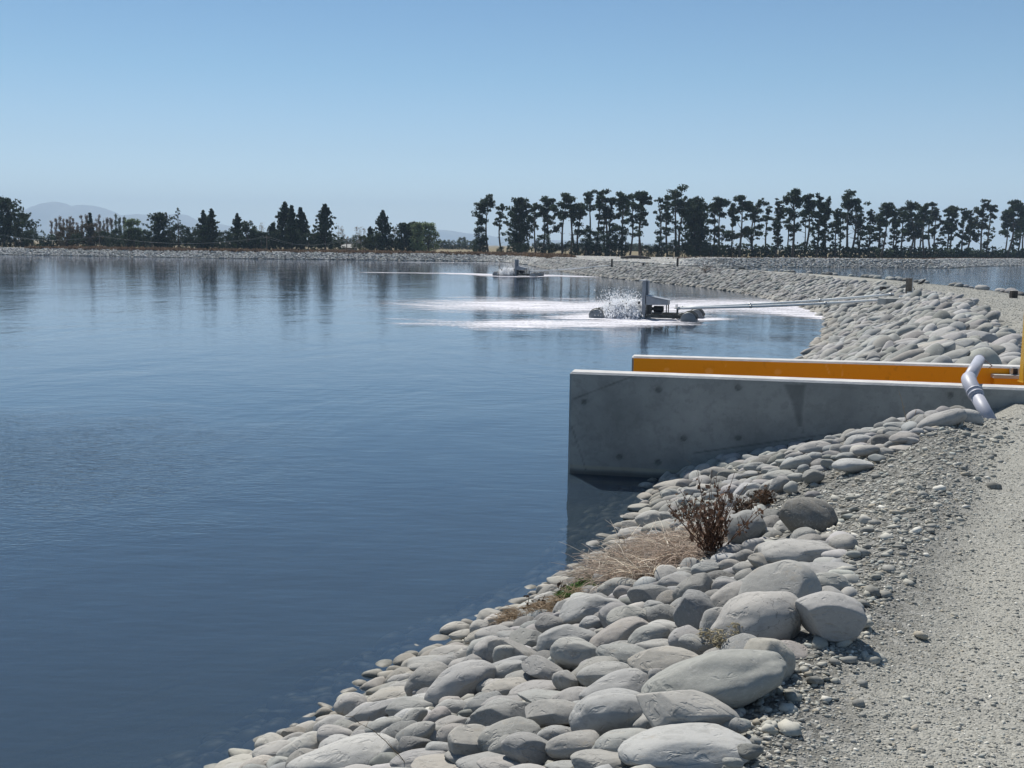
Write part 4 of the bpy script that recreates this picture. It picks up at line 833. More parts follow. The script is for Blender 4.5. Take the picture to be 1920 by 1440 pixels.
def foam(streaks, xr, yr, step, label):
    xs = np.arange(*xr, step); ys = np.arange(*yr, step); XX, YY = np.meshgrid(xs, ys); x, y = XX.ravel(), YY.ravel(); d = np.zeros(len(x))
    for (u0, v0, w0, u1, v1, w1_, am) in streaks:                       # segment with a half width in metres at each end
        a, b = P(u0, v0)[:2], P(u1, v1)[:2]; e = b-a; t = np.clip(((x-a[0])*e[0]+(y-a[1])*e[1])/(e@e), 0, 1); r_ = np.hypot(x-a[0]-t*e[0], y-a[1]-t*e[1]); ww = w0+(w1_-w0)*t
        d = np.maximum(d, am*np.clip(1.35-1.1*r_/ww, 0, 1))
    nx, ny = len(xs), len(ys); I = np.arange(ny-1)[:, None]*nx+np.arange(nx-1)[None]; Fq = np.stack([I, I+1, I+1+nx, I+nx], -1).reshape(-1, 4)
    Fq = Fq[(d[Fq].max(1) > .01)]; used = np.unique(Fq); rm = -np.ones(len(x), int); rm[used] = np.arange(len(used))
    link('foam', mesh_np('foam', np.stack([x, y, np.full(len(x), .006)], 1)[used], rm[Fq], [M_FOAM], True, {'foam_amount': d[used]}), None, None, label, 'foam', None, 'stuff')
foam([(1200, 605, 2.6, 960, 608, 3.0, 1.0), (960, 608, 2.8, 760, 607, .9, .66), (1200, 590, 4.0, 1090, 596, 2.0, 1.0), (1190, 576, 6.5, 980, 573, 7.5, 1.0), (980, 573, 7.0, 840, 566, 3.5, .62), (1190, 600, 2.6, 1340, 598, 1.0, 1.0), (1240, 574, 7.5, 1420, 573, 8.5, .95), (1420, 574, 8.0, 1500, 581, 5.0, .95),
      (1490, 586, 3.2, 1562, 598, 1.2, 1.0), (1080, 561, 3.0, 870, 558, 2.0, .5), (1120, 619, .5, 900, 618, .7, .6), (860, 603, .8, 740, 598, .6, .5), (1440, 571, 3.0, 1545, 592, 1.2, .9)],
     (-18, 20), (30, 74), .12, 'bright white foam streaks drifting on the water round the near aerator')
foam([(945, 516, 3.4, 860, 513, 3.4, 1.0), (860, 513, 3.4, 700, 511, 2.0, .75), (960, 519, 1.6, 1010, 518.5, 1.6, .9), (1000, 516, 4.5, 1100, 519, 2.0, .95), (905, 517, 1.2, 960, 519, 1.2, .9), (930, 493, 2.2, 760, 492, 2.0, .72), (930, 493, 2.2, 990, 494.5, 1.5, .75)], (-30, 12), (88, 172), .25, 'thin white foam line round the far aerator and pale streak by the far shore')  # last two streaks draw a pale line near the far shore

# ------------------------------------------------------------ weeds and dry grass
def veg_mat(name, translucent=.25):
    m, nt, p = mat(name); a = N(nt, 'Attribute', attribute_name='tint').outputs['Color']; nt.links.new(a, p.inputs['Base Color']); p.inputs['Roughness'].default_value = .8; p.inputs['Specular IOR Level'].default_value = .2
    t = N(nt, 'BsdfTranslucent'); nt.links.new(a, t.inputs['Color']); mx = N(nt, 'MixShader'); mx.inputs[0].default_value = translucent
    nt.links.new(p.outputs[0], mx.inputs[1]); nt.links.new(t.outputs[0], mx.inputs[2]); nt.links.new(mx.outputs[0], nt.nodes['Material Output'].inputs['Surface']); return m
M_VEG = veg_mat('plant'); M_BARK = simple('bark', (.085, .07, .058), .9, var=.3, scale=3)
class Tri:
    def __init__(s): s.V = []; s.F = []; s.T = []; s.n = 0
    def add(s, V, F, t): V = np.asarray(V, float).reshape(-1, 3); s.V.append(V); s.F.append(np.asarray(F).reshape(-1, 3)+s.n); s.T.append(np.broadcast_to(np.asarray(t, float), (len(V), 3))); s.n += len(V)
    def stem(s, pts, r0, r1, t, k=3):
        pts = [Vector(p) for p in pts]; n = len(pts); V = []
        for i, p in enumerate(pts):
            d = (pts[min(i+1, n-1)]-pts[max(0, i-1)]).normalized(); u = d.orthogonal().normalized(); w_ = d.cross(u); rr = r0+(r1-r0)*i/(n-1)
            for j in range(k): a = 2*math.pi*j/k; V.append(p+(u*math.cos(a)+w_*math.sin(a))*rr)
        F = []
        for i in range(n-1):
            for j in range(k): a, b = i*k+j, i*k+(j+1) % k; F += [(a, b, b+k), (a, b+k, a+k)]
        s.add([v[:] for v in V], F, t)
    def build(s, name, parent=None, mat_=None, **kw):
        return link(name, mesh_np(name, np.vstack(s.V), np.vstack(s.F), [mat_ or M_VEG], True, {'tint': np.vstack(s.T)}), parent, **kw)
def curved(p0, d, L, bend, n=5, rr=random):
    p = Vector(p0); d = Vector(d).normalized(); out_ = [p.copy()]
    for i in range(n): d = (d+Vector(bend)/n+Vector((rr.uniform(-.08, .08), rr.uniform(-.08, .08), rr.uniform(-.05, .05)))).normalized(); p = p+d*L/n; out_.append(p.copy())
    return out_
R_ = random.Random(5)
def dock(u, v, H, nst, spread, label, cat='dead weed', leafy=1.0, tone=(.10, .058, .035)):
    q = gp_(u, v); z0 = hz(q[0], q[1])+.02; r_ = empty('dead_weed', (q[0], q[1], z0), label, cat); st, lf = Tri(), Tri()
    for i in range(nst):
        a = R_.uniform(0, 6.28); sp = R_.uniform(.05, spread); h_ = H*R_.uniform(.55, 1.0)
        pts = curved((R_.gauss(0, .03), R_.gauss(0, .03), -.05), (math.cos(a)*sp, math.sin(a)*sp, 1), h_, (math.cos(a)*sp*.4, math.sin(a)*sp*.4, 0), 7, R_)
        kk = R_.uniform(.7, 1.3); c = [x*kk for x in tone]; st.stem(pts, .0055, .002, c)
        for k in range(int(4*leafy)+2):
            i_ = R_.uniform(.25, 1)*6; j = int(i_); f = i_-j; b = pts[j]*(1-f)+pts[min(j+1, 7)]*f; a2 = R_.uniform(0, 6.28)
            tw = curved(b, (math.cos(a2), math.sin(a2), R_.uniform(.4, 1.6)), h_*R_.uniform(.08, .22), (0, 0, .4), 4, R_); st.stem(tw, .003, .0012, c)
            for m_ in range(int(4*leafy)):
                t_ = tw[R_.randint(0, 4)] if R_.random() < .6 else b; dr = Vector((R_.gauss(0, 1), R_.gauss(0, 1), R_.gauss(-.3, 1))).normalized(); L = R_.uniform(.012, .05); sd_ = dr.orthogonal().normalized()*L*R_.uniform(.25, .45)
                tp = t_+Vector((R_.gauss(0, .012), R_.gauss(0, .012), R_.gauss(0, .02)))
                kk = R_.uniform(.6, 1.5); cc = [x*kk for x in tone]; lf.add([tp[:], (tp+dr*L*.5+sd_)[:], (tp+dr*L)[:], (tp+dr*L*.5-sd_)[:]], [(0, 1, 2), (0, 2, 3)], cc)
    st.build('stems', r_); lf.build('leaves', r_); return r_
dock(1335, 1045, .66, 36, .8, 'tall dark brown dead weed rising between the boulders beside the dry grass', leafy=.75, tone=(.13, .075, .05))
dock(1392, 985, .36, 13, .5, 'smaller rust brown dead weed just behind the tall one', leafy=1.0, tone=(.10, .065, .045))
dock(1428, 955, .30, 5, .3, 'thin dark weed with drooping leaves by the edge of the gravel', leafy=1.6)
dock(1290, 985, .38, 12, .6, 'sprawling dark weed twigs over the waterside stones', leafy=.7)
dock(1006, 1152, .20, 2, .25, 'single blackened dead stalk leaning over the water', leafy=.8, tone=(.035, .022, .015))
dock(1058, 1120, .16, 2, .2, 'short black dead stalk at the green weeds', leafy=.9, tone=(.035, .022, .015))
dock(1138, 1100, .24, 4, .25, 'thin brown stalks standing in the waterside dry grass', leafy=.6, tone=(.06, .035, .025))
def twig(pxs, label, r0=.003, tone=(.30, .24, .17), dz=.03):
    q = gp_(*pxs[0]); g0 = np.array([q[0], q[1], hz(q[0], q[1])]); Y0 = g0[1]; pts = [Vector(at_dist(u, v, Y0-dz*i)) for i, (u, v) in enumerate(pxs)]
    r_ = empty('dry_twig', tuple(pts[0]), label, 'twig'); o0 = pts[0]; t_ = Tri()
    sm = []
    for i in range(len(pts)-1):
        for k in range(3): sm.append((pts[i]+(pts[i+1]-pts[i])*k/3)-o0)
    sm.append(pts[-1]-o0); t_.stem([s_+Vector((0, R_.gauss(0, .004), R_.gauss(0, .003))) for s_ in sm], r0, r0*.5, tone, 4)
    for i in range(1, len(sm), 2): a = sm[i]; t_.stem(curved(a, (R_.uniform(-1, 1), -.2, R_.uniform(.2, 1)), R_.uniform(.02, .07), (0, 0, .2), 3, R_), r0*.5, r0*.25, tone)
    t_.build('stem', r_)
twig([(1700, 792), (1694, 765), (1690, 748), (1686, 735)], 'pale dry twig standing in front of the concrete wall', .0045, (.36, .30, .22))
twig([(1706, 795), (1714, 782), (1718, 768)], 'short forked pale twig at the foot of the concrete wall', .004, (.30, .22, .15))
twig([(1745, 798), (1736, 785), (1731, 780)], 'tiny bent twig low against the concrete wall', .0035, (.30, .24, .17))
twig([(765, 1438), (735, 1400), (700, 1370), (660, 1345), (630, 1338)], 'long thin dry stem arching over the boulders in the near corner', .0018, (.20, .16, .11), .05)
twig([(1250, 905), (1272, 890), (1296, 868), (1284, 862)], 'pale bent twig reaching up against the foot of the wall', .0035, (.33, .28, .22))
def grass(name, uvs, n, Lr, tone, label, cat, seed, flat=.5, zo=.03, wid=.0016):
    r = random.Random(seed); t_ = Tri(); H = ground_hits([(u, v) for u, v, _ in uvs]); z = height(H[:, 0], H[:, 1])
    for i in range(n):
        k = r.randrange(len(uvs)); R2 = uvs[k][2]; a = r.uniform(0, 6.28); q = math.sqrt(r.random())*R2; b = (H[k, 0]+math.cos(a)*q, H[k, 1]+math.sin(a)*q, z[k]+zo+r.uniform(-.02, .05)+(H[k, 0]*0))
        a = r.uniform(0, 6.28); L = r.uniform(*Lr); d = (math.cos(a)*flat*2, math.sin(a)*flat*2, r.uniform(.15, 1.2)); pts = curved(b, d, L, (math.cos(a)*.7, math.sin(a)*.7, -r.uniform(.2, 1.4)), 4, r)
        kk = r.uniform(.5, 1.4); c = [x*kk for x in tone]; t_.stem(pts, wid*r.uniform(.7, 1.5), wid*.4, c)
    return t_.build(name, None, label=label, cat=cat, kind='stuff')
mat_spots = [(1150, 1080, .14), (1185, 1065, .17), (1225, 1050, .18), (1265, 1040, .18), (1305, 1030, .15), (1215, 1085, .14), (1260, 1065, .15), (1170, 1100, .12), (1120, 1098, .10), (1340, 1020, .12), (1290, 1060, .12), (1240, 1025, .15)]
grass('dry_grass', mat_spots, 4600, (.08, .36), (.56, .46, .38), 'matted pinkish brown dry grass over the stones at the waterline', 'dry grass', 61, .62, .04, .002)
grass('pale_straw', mat_spots[:9]+[(1180, 1040, .1)], 240, (.18, .42), (.80, .72, .6), 'long pale bleached straw stems arching over the brown dry grass', 'straw', 66, .45, .06, .0032)
grass('dry_grass', [(960, 1168, .07), (985, 1160, .08), (1015, 1150, .08), (1040, 1138, .07), (945, 1175, .06), (1075, 1128, .06)], 1100, (.03, .12), (.42, .32, .22), 'thin tuft of brown grass on the waterline stones', 'dry grass', 62, .6)
grass('green_weeds', [(1095, 1112, .08), (1110, 1105, .08), (1075, 1122, .07), (1060, 1130, .05), (1120, 1100, .06)], 1700, (.02, .07), (.085, .17, .035), 'low bright green weeds growing at the waterline', 'green weeds', 63, .5, .02, .003)
grass('dry_moss', [(1350, 1232, .04), (1378, 1226, .035), (1322, 1240, .03)], 260, (.006, .022), (.42, .37, .25), 'straw coloured dry moss caught between the two largest boulders', 'dry moss', 64, .6, .08, .003)
for k, (u, v) in enumerate([(1385, 622), (1325, 508)]): pass
q = gp_(1325, 508)
dw = dock(1325, 508, 1.0, 14, .9, 'brown dead bush standing on the embankment crest far off', leafy=1.0, tone=(.13, .08, .055))
dw.scale = (1.6, 1.6, 1.0)

# ------------------------------------------------------------ trees
def foliage(tri, centres, radii, n, size, tone, r, squash=.6, up=0.0):
    centres = np.asarray(centres); radii = np.asarray(radii); wgt = radii**2; k = r.choice(len(centres), n, p=wgt/wgt.sum())
    d = r.normal(size=(n, 3)); d /= np.linalg.norm(d, axis=1)[:, None]; rad_ = r.random(n)**.45
    c = centres[k]+d*(radii[k]*rad_)[:, None]*np.array([1, 1, squash])
    c += .12*radii[k][:, None]*r.normal(size=(n, 3))
    a = r.normal(size=(n, 3)); a /= np.linalg.norm(a, axis=1)[:, None]; a[:, 2] += up; b = np.cross(a, r.normal(size=(n, 3))); b /= np.linalg.norm(b, axis=1)[:, None]+1e-9
    s = (size*r.uniform(.6, 1.3, n))[:, None]
    V = np.stack([c-a*s*.5-b*s*.2, c-a*s*.3+b*s*.34, c+a*s*.6+b*s*.05, c+a*s*.1-b*s*.36], 1).reshape(-1, 3)
    i = np.arange(n)[:, None]*4; F = np.concatenate([i+np.array([[0, 1, 2]]), i+np.array([[0, 2, 3]])])
    ck = r.uniform(.75, 1.25, len(centres))[k]
    t = np.asarray(tone)[None]*(ck*r.uniform(.7, 1.3, n))[:, None]
    tri.add(V, F, np.repeat(t, 4, 0))
PINE = (.038, .06, .032); PINE2 = (.045, .06, .03); DEC = (.055, .075, .03); PALE = (.19, .24, .13); BARE = (.24, .20, .165)
def tree(u, vtop, wpx, style, D, label, name, cat, group, seed, tone=PINE, vbase=None):
    D = D+(max(0, u-1560)/360*52 if D < 280 else 0); wpx = wpx*{'pine': 1.12, 'twin': 1.12, 'lean': 1.15, 'sparse': 1.1, 'cone': 1.4, 'swept': 1.3, 'full': 1.35, 'layer': 1.25, 'bush': 1.1, 'round': 1.2, 'willow': 1.1}.get(style, 1)
    r = np.random.default_rng(seed); X_ = at_dist(u, 470, D)[0]; zb = hz(X_, D)-.1; top = at_dist(u, vtop, D)[2]; H = top-zb; W = wpx*D/F_PX
    root = empty(name, (X_, D, zb), label, cat, group); cr = Tri(); tk = MB(); V3_ = lambda x, y, z: Vector((x, y, z))
    if style in ('pine', 'sparse', 'lean', 'twin'):
        ntr = 2 if style == 'twin' else 1; cen, rad_ = [], []
        for q in range(ntr):
            lx = r.normal(0, .04)*H+(.0 if ntr == 1 else (q-.5)*W*.35); bow = r.normal(0, .05)*H*(2 if style == 'lean' else 1); hh = H*(1 if q == 0 else r.uniform(.8, .97))
            f = lambda t: V3_((q-.5)*.1*W*(ntr-1)+lx*t+bow*math.sin(math.pi*t), r.normal(0, .02)*t, hh*t*.97)
            pts = [f(t) for t in np.linspace(0, 1, 9)]; tk.tube(pts, list(np.linspace(.022*H, .006*H, 9)), 7)
            nb = {'pine': 15, 'sparse': 9, 'lean': 12, 'twin': 10}[style]
            for b in range(nb):
                t = 1-(1-.36)*r.random()**1.35 if b > 3 else [.99, .93, .86, .8][b]; wd = W/2*(.25 if t > .96 else min(1, .55+(1-t)*1.6))*r.uniform(.45, 1.0)/(1.3 if ntr == 2 else 1)
                a = r.uniform(0, 6.28); bs = pts[min(8, int(t*8))]; 
                e = V3_(bs.x+math.cos(a)*wd, bs.y+math.sin(a)*wd*.8, hh*t+r.uniform(-.01, .05)*H)
                tk.tube([bs, (bs+e)/2+V3_(0, 0, -.01*H), e], [.007*H, .005*H, .003*H], 5)
                R0 = r.uniform(.048, .092)*H*(.75 if style == 'sparse' else 1); 
                for c_ in range(3):
                    cen.append([e.x+r.normal(0, R0*.6), e.y+r.normal(0, R0*.6), e.z+r.normal(0, R0*.35)]); rad_.append(R0*r.uniform(.5, 1))
                if r.random() < .4: e2 = (bs+e)/2; cen.append([e2.x, e2.y, e2.z+R0*.2]); rad_.append(R0*.6)
            for b in range(5 if style != 'pine' else 3):          # bare lower limbs
                t = r.uniform(.2, .6); bs = pts[int(t*8)]; a = r.uniform(0, 6.28); L = W*r.uniform(.15, .4); tk.tube([bs, bs+V3_(math.cos(a)*L, math.sin(a)*L, L*r.uniform(-.1, .5))], [.005*H, .0015*H], 4)
        foliage(cr, cen, rad_, 2900 if style != 'sparse' else 1300, .030*H, tone, r, .52, .3)
    elif style == 'layer':
        bow = r.normal(0, .03)*H; pts = [V3_(bow*math.sin(math.pi*t), 0, H*t*.98) for t in np.linspace(0, 1, 9)]; tk.tube(pts, list(np.linspace(.019*H, .004*H, 9)), 7); cen, rad_ = [], []
        for k in range(26):
            t = .17+.82*(k/25)**.9; env = (1.02-t)**.5*.95 if t > .5 else .5+.4*r.random(); L = W/2*env*r.uniform(.35, 1.1); a = r.uniform(0, 6.28); bs = pts[min(8, int(t*8))]
            e = V3_(bs.x+math.cos(a)*L, bs.y+math.sin(a)*L*.8, H*t+L*.18); tk.tube([bs, (bs+e)/2, e], [.005*H, .0035*H, .002*H], 4)
            R0 = r.uniform(.035, .062)*H*(1 if t > .5 else .8)
            for c_ in (.55, .85, 1.0): q = bs.lerp(e, c_); cen.append([q.x+r.normal(0, R0*.4), q.y+r.normal(0, R0*.4), q.z+r.normal(0, R0*.3)]); rad_.append(R0*r.uniform(.6, 1))
        foliage(cr, cen, rad_, 2700, .030*H, tone, r, .5, .3)
    elif style in ('cone', 'full', 'swept'):
        pts = [V3_(r.normal(0, .005)*H, 0, H*t) for t in np.linspace(0, 1, 7)]; tk.tube(pts, list(np.linspace(.024*H, .003*H, 7)), 7); cen, rad_ = [], []
        nw = 17; lo = .06 if style != 'swept' else .12
        for k in range(nw):
            t = lo+(1-lo)*(k/(nw-1))**.9; env = {'cone': (1-t)**.75+.03, 'swept': (1-t)**.85*1.0+.05, 'full': math.sqrt(max(0, 1-t**3))*.95*(1 if t > .2 else .8)+.05}[style]
            for b in range(int(6 if style != 'full' else 7)):
                L = W/2*env*r.uniform(.55, 1.12); a = r.uniform(0, 6.28); sw = .55 if style == 'swept' else .22 if style == 'cone' else .35
                bs = V3_(0, 0, H*t*.97); e = bs+V3_(math.cos(a)*L, math.sin(a)*L, L*sw)
                if b < 3: tk.tube([bs, (bs+e)/2-V3_(0, 0, L*.08), e], [.006*H, .004*H, .002*H], 4)
                for s_ in ((.35, .65, 1.0) if L > .06*H else (.7,)):
                    q = bs.lerp(e, s_); q.z -= L*.08*math.sin(math.pi*s_); R0 = (.034 if style != 'full' else .055)*H*r.uniform(.7, 1.2)*(1.1-.25*s_); cen.append([q.x, q.y, q.z]); rad_.append(R0)
        cen.append([0, 0, H*.985]); rad_.append(.02*H)
        foliage(cr, cen, rad_, 5600, .038*H, tone, r, .7, .5)
    elif style in ('round', 'bush', 'willow'):
        z0 = .04 if style == 'bush' else .12; tk.tube([V3_(0, 0, -.05), V3_(.01*H, 0, H*.35), V3_(0, 0, H*.6)], [.035*H, .025*H, .012*H], 7); cen, rad_ = [], []
        for k in range(46):
            a = r.uniform(0, 6.28); t = r.uniform(z0, .96); rr_ = W/2*math.sqrt(max(.02, 1-((t-.42)/.58)**2 if t > .42 else 1-((.42-t)/.7)**2))*r.uniform(.35, .92)
            q = V3_(math.cos(a)*rr_, math.sin(a)*rr_*.8, H*t); cen.append([q.x, q.y, q.z]); rad_.append(r.uniform(.12, .22)*max(H*.6, W*.55))
            if k % 4 == 0 and style != 'bush': tk.tube([V3_(0, 0, H*.3), q*.6+V3_(0, 0, H*.12), q], [.012*H, .008*H, .004*H], 5)
        cen = np.array(cen); cen[:, 2] = np.clip(cen[:, 2], rad_[0]*.3, H-np.array(rad_)*.75)
        foliage(cr, cen, rad_, 3900 if wpx > 40 else 3000, .062*max(H*.7, .5*W), tone, r, .8, -.2 if style == 'willow' else .1)
    elif style in ('poplar', 'bare'):
        tk.tube([V3_(0, 0, 0), V3_(0, 0, H*.5), V3_(0, 0, H)], [.014*H, .009*H, .002*H], 5); cen, rad_ = [], []
        for k in range(22 if style == 'poplar' else 16):
            t = r.uniform(.12, .92); a = r.uniform(0, 6.28); L = H*(.16 if style == 'poplar' else .22)*(1.05-t*.7); bs = V3_(0, 0, H*t); wx = (W/2) * (1-t*.6)
            e = bs+V3_(math.cos(a)*wx, math.sin(a)*wx, L); tk.tube([bs, e], [.004*H, .0015*H], 4); cen.append([e.x*.7, e.y*.7, min(e.z, H*.98)]); rad_.append(W*.3)
        foliage(cr, cen, rad_, 620 if style == 'poplar' else 160, .032*H, tone, r, 1.6, .8)
    elif style == 'dead':
        tk.tube([V3_(0, 0, 0), V3_(0, 0, H*.5), V3_(.01*H, 0, H)], [.016*H, .010*H, .003*H], 6); cen, rad_ = [], []
        for k in range(26):
            t = .2+.78*k/26; a = r.uniform(0, 6.28); L = W/2*(1.15-t)*r.uniform(.6, 1.1); bs = V3_(0, 0, H*t); e = bs+V3_(math.cos(a)*L, math.sin(a)*L, L*.45); tk.tube([bs, (bs+e)/2-V3_(0, 0, L*.1), e], [.005*H, .003*H, .0015*H], 4); cen.append([e.x, e.y, e.z]); rad_.append(.025*H)
        foliage(cr, cen, rad_, 350, .028*H, tone, r, .7, .3)
    cr.build('crown', root); tk.build('trunk', [M_BARK], root); return root
ORDN = ['first', 'second', 'third', 'fourth', 'fifth', 'sixth', 'seventh', 'eighth', 'ninth', 'tenth', 'eleventh', 'twelfth', 'thirteenth', 'fourteenth', 'fifteenth', 'sixteenth', 'seventeenth', 'eighteenth', 'nineteenth', 'twentieth', 'twenty-first', 'twenty-second', 'twenty-third', 'twenty-fourth', 'twenty-fifth', 'twenty-sixth', 'twenty-seventh', 'twenty-eighth', 'twenty-ninth', 'thirtieth']
def row(items, grp, where, D, seed0, dj=0):
    cnt = {}
    desc = {'pine': ('tall clump crowned pine' if 'rear' not in where else 'slim clump crowned pine'), 'twin': 'two stemmed spreading pine', 'lean': 'pine with a bowed trunk', 'sparse': 'thin straggly pine', 'layer': 'tall layered feathery pine', 'cone': 'dense pointed conifer', 'swept': 'open upswept conifer', 'full': 'dense dark low leafed tree', 'round': 'broad rounded dark tree', 'bush': 'low dark bush', 'willow': 'pale green rounded tree', 'poplar': 'slim upright poplar', 'bare': 'bare thin poplar with few leaves', 'dead': 'half dead conifer with thin bare branches'}
    nm = {'pine': 'pine_tree', 'twin': 'pine_tree', 'lean': 'pine_tree', 'sparse': 'pine_tree', 'layer': 'pine_tree', 'cone': 'conifer_tree', 'swept': 'conifer_tree', 'full': 'pine_tree', 'round': 'broad_tree', 'bush': 'bush', 'willow': 'willow_tree', 'poplar': 'poplar_tree', 'bare': 'poplar_tree', 'dead': 'dead_tree'}
    tot = {}
    for it in items: tot[it[3]] = tot.get(it[3], 0)+1
    for i, it in enumerate(sorted(items)):
        u, vt, wpx, st = it[:4]; tone = it[4] if len(it) > 4 else PINE; k = cnt.get(st, 0); cnt[st] = k+1
        lb = desc[st]+(f", {ORDN[k]} such from the left {where}" if tot[st] > 1 else f" {where}")
        lb = ' '.join(lb.split()); tree(u, vt, wpx, st, D+(dj*((i*7) % 5)/4 if dj else 0), lb, nm[st], 'bush' if st == 'bush' else 'tree', grp, seed0+i, tone)
row([(916, 377, 34, 'pine'), (942, 386, 20, 'sparse'), (974, 371, 46, 'full'), (1005, 387, 24, 'sparse'), (1030, 372, 36, 'pine'), (1055, 369, 32, 'pine'), (1082, 372, 38, 'twin'), (1102, 367, 20, 'sparse'), (1117, 370, 10, 'sparse'),
     (1139, 362, 36, 'twin'), (1166, 364, 32, 'pine'), (1181, 381, 30, 'pine'), (1204, 367, 27, 'lean'), (1232, 377, 34, 'sparse'), (1252, 374, 26, 'sparse'), (1270, 357, 44, 'twin'), (1302, 370, 40, 'full'),
     (1351, 378, 34, 'pine'), (1386, 373, 36, 'pine'), (1414, 375, 36, 'pine'), (1454, 375, 30, 'layer', PINE2), (1486, 360, 40, 'pine'), (1507, 371, 22, 'pine'), (1531, 364, 28, 'layer'), (1550, 371, 30, 'layer'), (1567, 392, 30, 'layer'), (1592, 364, 46, 'twin'),
     (1611, 397, 26, 'layer'), (1628, 392, 26, 'layer'), (1652, 383, 24, 'pine'), (1645, 400, 26, 'layer'), (1673, 394, 26, 'layer'), (1703, 386, 30, 'pine'), (1689, 397, 24, 'pine'), (1723, 397, 26, 'pine'), (1734, 389, 18, 'sparse'), (1751, 392, 36, 'layer', PINE2),
     (1776, 394, 36, 'layer'), (1803, 391, 36, 'layer'), (1840, 377, 48, 'layer', PINE2), (1887, 381, 24, 'pine'), (1907, 383, 36, 'layer'), (1935, 380, 30, 'pine')], 'pines of the shelterbelt behind the right hand banks', 'in the shelterbelt', 206, 300, 8)
rb_ = np.random.default_rng(12)
row([(int(u)+int(rb_.integers(-4, 5)), int(386+rb_.integers(0, 22)), int(rb_.integers(14, 24)), ['sparse', 'pine', 'lean', 'sparse'][int(rb_.integers(0, 4))]) for u in list(range(1015, 1320, 60))+list(range(1338, 1930, 34))], 'second line of slim pines behind the shelterbelt', 'in the rear shelterbelt line', 219, 350, 8)
row([(900, 424, 26, 'bush'), (898, 445, 34, 'bush'), (940, 462, 24, 'bush'), (978, 456, 34, 'bush'), (960, 456, 22, 'bush'), (1022, 438, 34, 'bush'), (1040, 456, 26, 'bush'), (1072, 450, 32, 'bush'), (1098, 446, 28, 'bush'), (1116, 432, 38, 'bush'), (1142, 436, 34, 'bush'), (1160, 430, 36, 'bush'), (1212, 460, 26, 'bush'), (1240, 442, 30, 'bush'), (1226, 466, 26, 'bush'),
     (1262, 448, 32, 'bush'), (1284, 454, 30, 'bush'), (1312, 452, 40, 'bush'), (1335, 446, 30, 'bush'), (1350, 458, 34, 'bush')], 'dark undergrowth bushes below the pines', 'under the pines', 203, 400, 4)
row([(8, 371, 62, 'full'), (44, 400, 52, 'full'), (171, 399, 16, 'cone'), (126, 424, 34, 'round', (.09, .075, .045)), (168, 418, 54, 'round', (.085, .07, .042)), (222, 430, 40, 'bush'), (252, 428, 44, 'bush'), (250, 409, 34, 'willow', PALE), (270, 430, 26, 'bush'), (300, 399, 46, 'full'), (335, 388, 32, 'dead'), (335, 420, 44, 'bush'), (383, 394, 36, 'cone'), (398, 391, 34, 'cone'), (358, 425, 34, 'bush'), (146, 436, 34, 'bush'), (190, 432, 36, 'bush'), (206, 436, 36, 'bush'), (236, 436, 36, 'bush'), (285, 432, 34, 'bush'), (314, 430, 36, 'bush'), (372, 430, 34, 'bush'), (408, 436, 34, 'bush'), (436, 436, 34, 'bush'), (478, 430, 34, 'bush'), (505, 434, 34, 'bush'), (525, 430, 36, 'bush'), (556, 430, 36, 'bush'), (578, 436, 34, 'bush'), (610, 438, 34, 'bush'), (706, 436, 34, 'bush'), (734, 438, 30, 'bush'), (60, 432, 40, 'bush'), (20, 428, 50, 'bush'), (424, 432, 34, 'bush'),
     (446, 400, 34, 'cone'), (466, 414, 38, 'round'), (490, 434, 30, 'bush'), (512, 418, 36, 'swept'), (535, 379, 48, 'swept'), (548, 385, 26, 'swept'), (564, 389, 40, 'swept'), (610, 383, 52, 'swept'), (596, 436, 40, 'bush'), (628, 440, 34, 'bush'), (676, 440, 42, 'bush', DEC), (694, 425, 28, 'swept'), (718, 394, 44, 'cone'), (757, 418, 32, 'full'), (776, 416, 34, 'full'), (783, 416, 24, 'willow', PALE), (803, 417, 38, 'willow', PALE)],
    'mixed trees along the far shore', 'on the far shore', 200, 500, 7)
row([(98, 414, 7, 'poplar', BARE), (107, 408, 8, 'poplar', BARE), (115, 405, 8, 'poplar', BARE), (121, 410, 7, 'poplar', BARE), (128, 412, 7, 'poplar', BARE), (134, 407, 7, 'poplar', BARE), (139, 409, 6, 'poplar', BARE), (146, 418, 7, 'poplar', BARE), (155, 405, 8, 'poplar', BARE), (164, 403, 8, 'poplar', BARE), (182, 408, 7, 'poplar', BARE), (188, 404, 8, 'poplar', BARE), (196, 408, 7, 'poplar', BARE), (203, 410, 8, 'poplar', BARE), (210, 408, 8, 'poplar', BARE), (219, 403, 9, 'poplar', DEC), (226, 407, 8, 'poplar', DEC), (235, 406, 8, 'poplar', DEC),
     (491, 420, 16, 'bare', BARE), (635, 422, 16, 'bare', BARE), (642, 428, 12, 'bare', BARE), (646, 440, 8, 'bare', BARE), (652, 441, 6, 'bare', BARE), (660, 442, 6, 'bare', BARE), (668, 428, 10, 'bare', BARE), (675, 425, 12, 'bare', BARE), (682, 428, 10, 'bare', BARE), (742, 422, 12, 'bare', BARE)], 'poplars in the distance beyond the far shore', 'beyond the far shore', 300, 600, 6)
row([(838, 449, 22, 'round', DEC), (866, 444, 19, 'round', DEC), (1185, 458, 20, 'round', DEC), (1198, 456, 18, 'round', DEC), (1320, 458, 26, 'willow', DEC)], 'small trees far off in the fields', 'far off in the fields', 420, 700, 9)
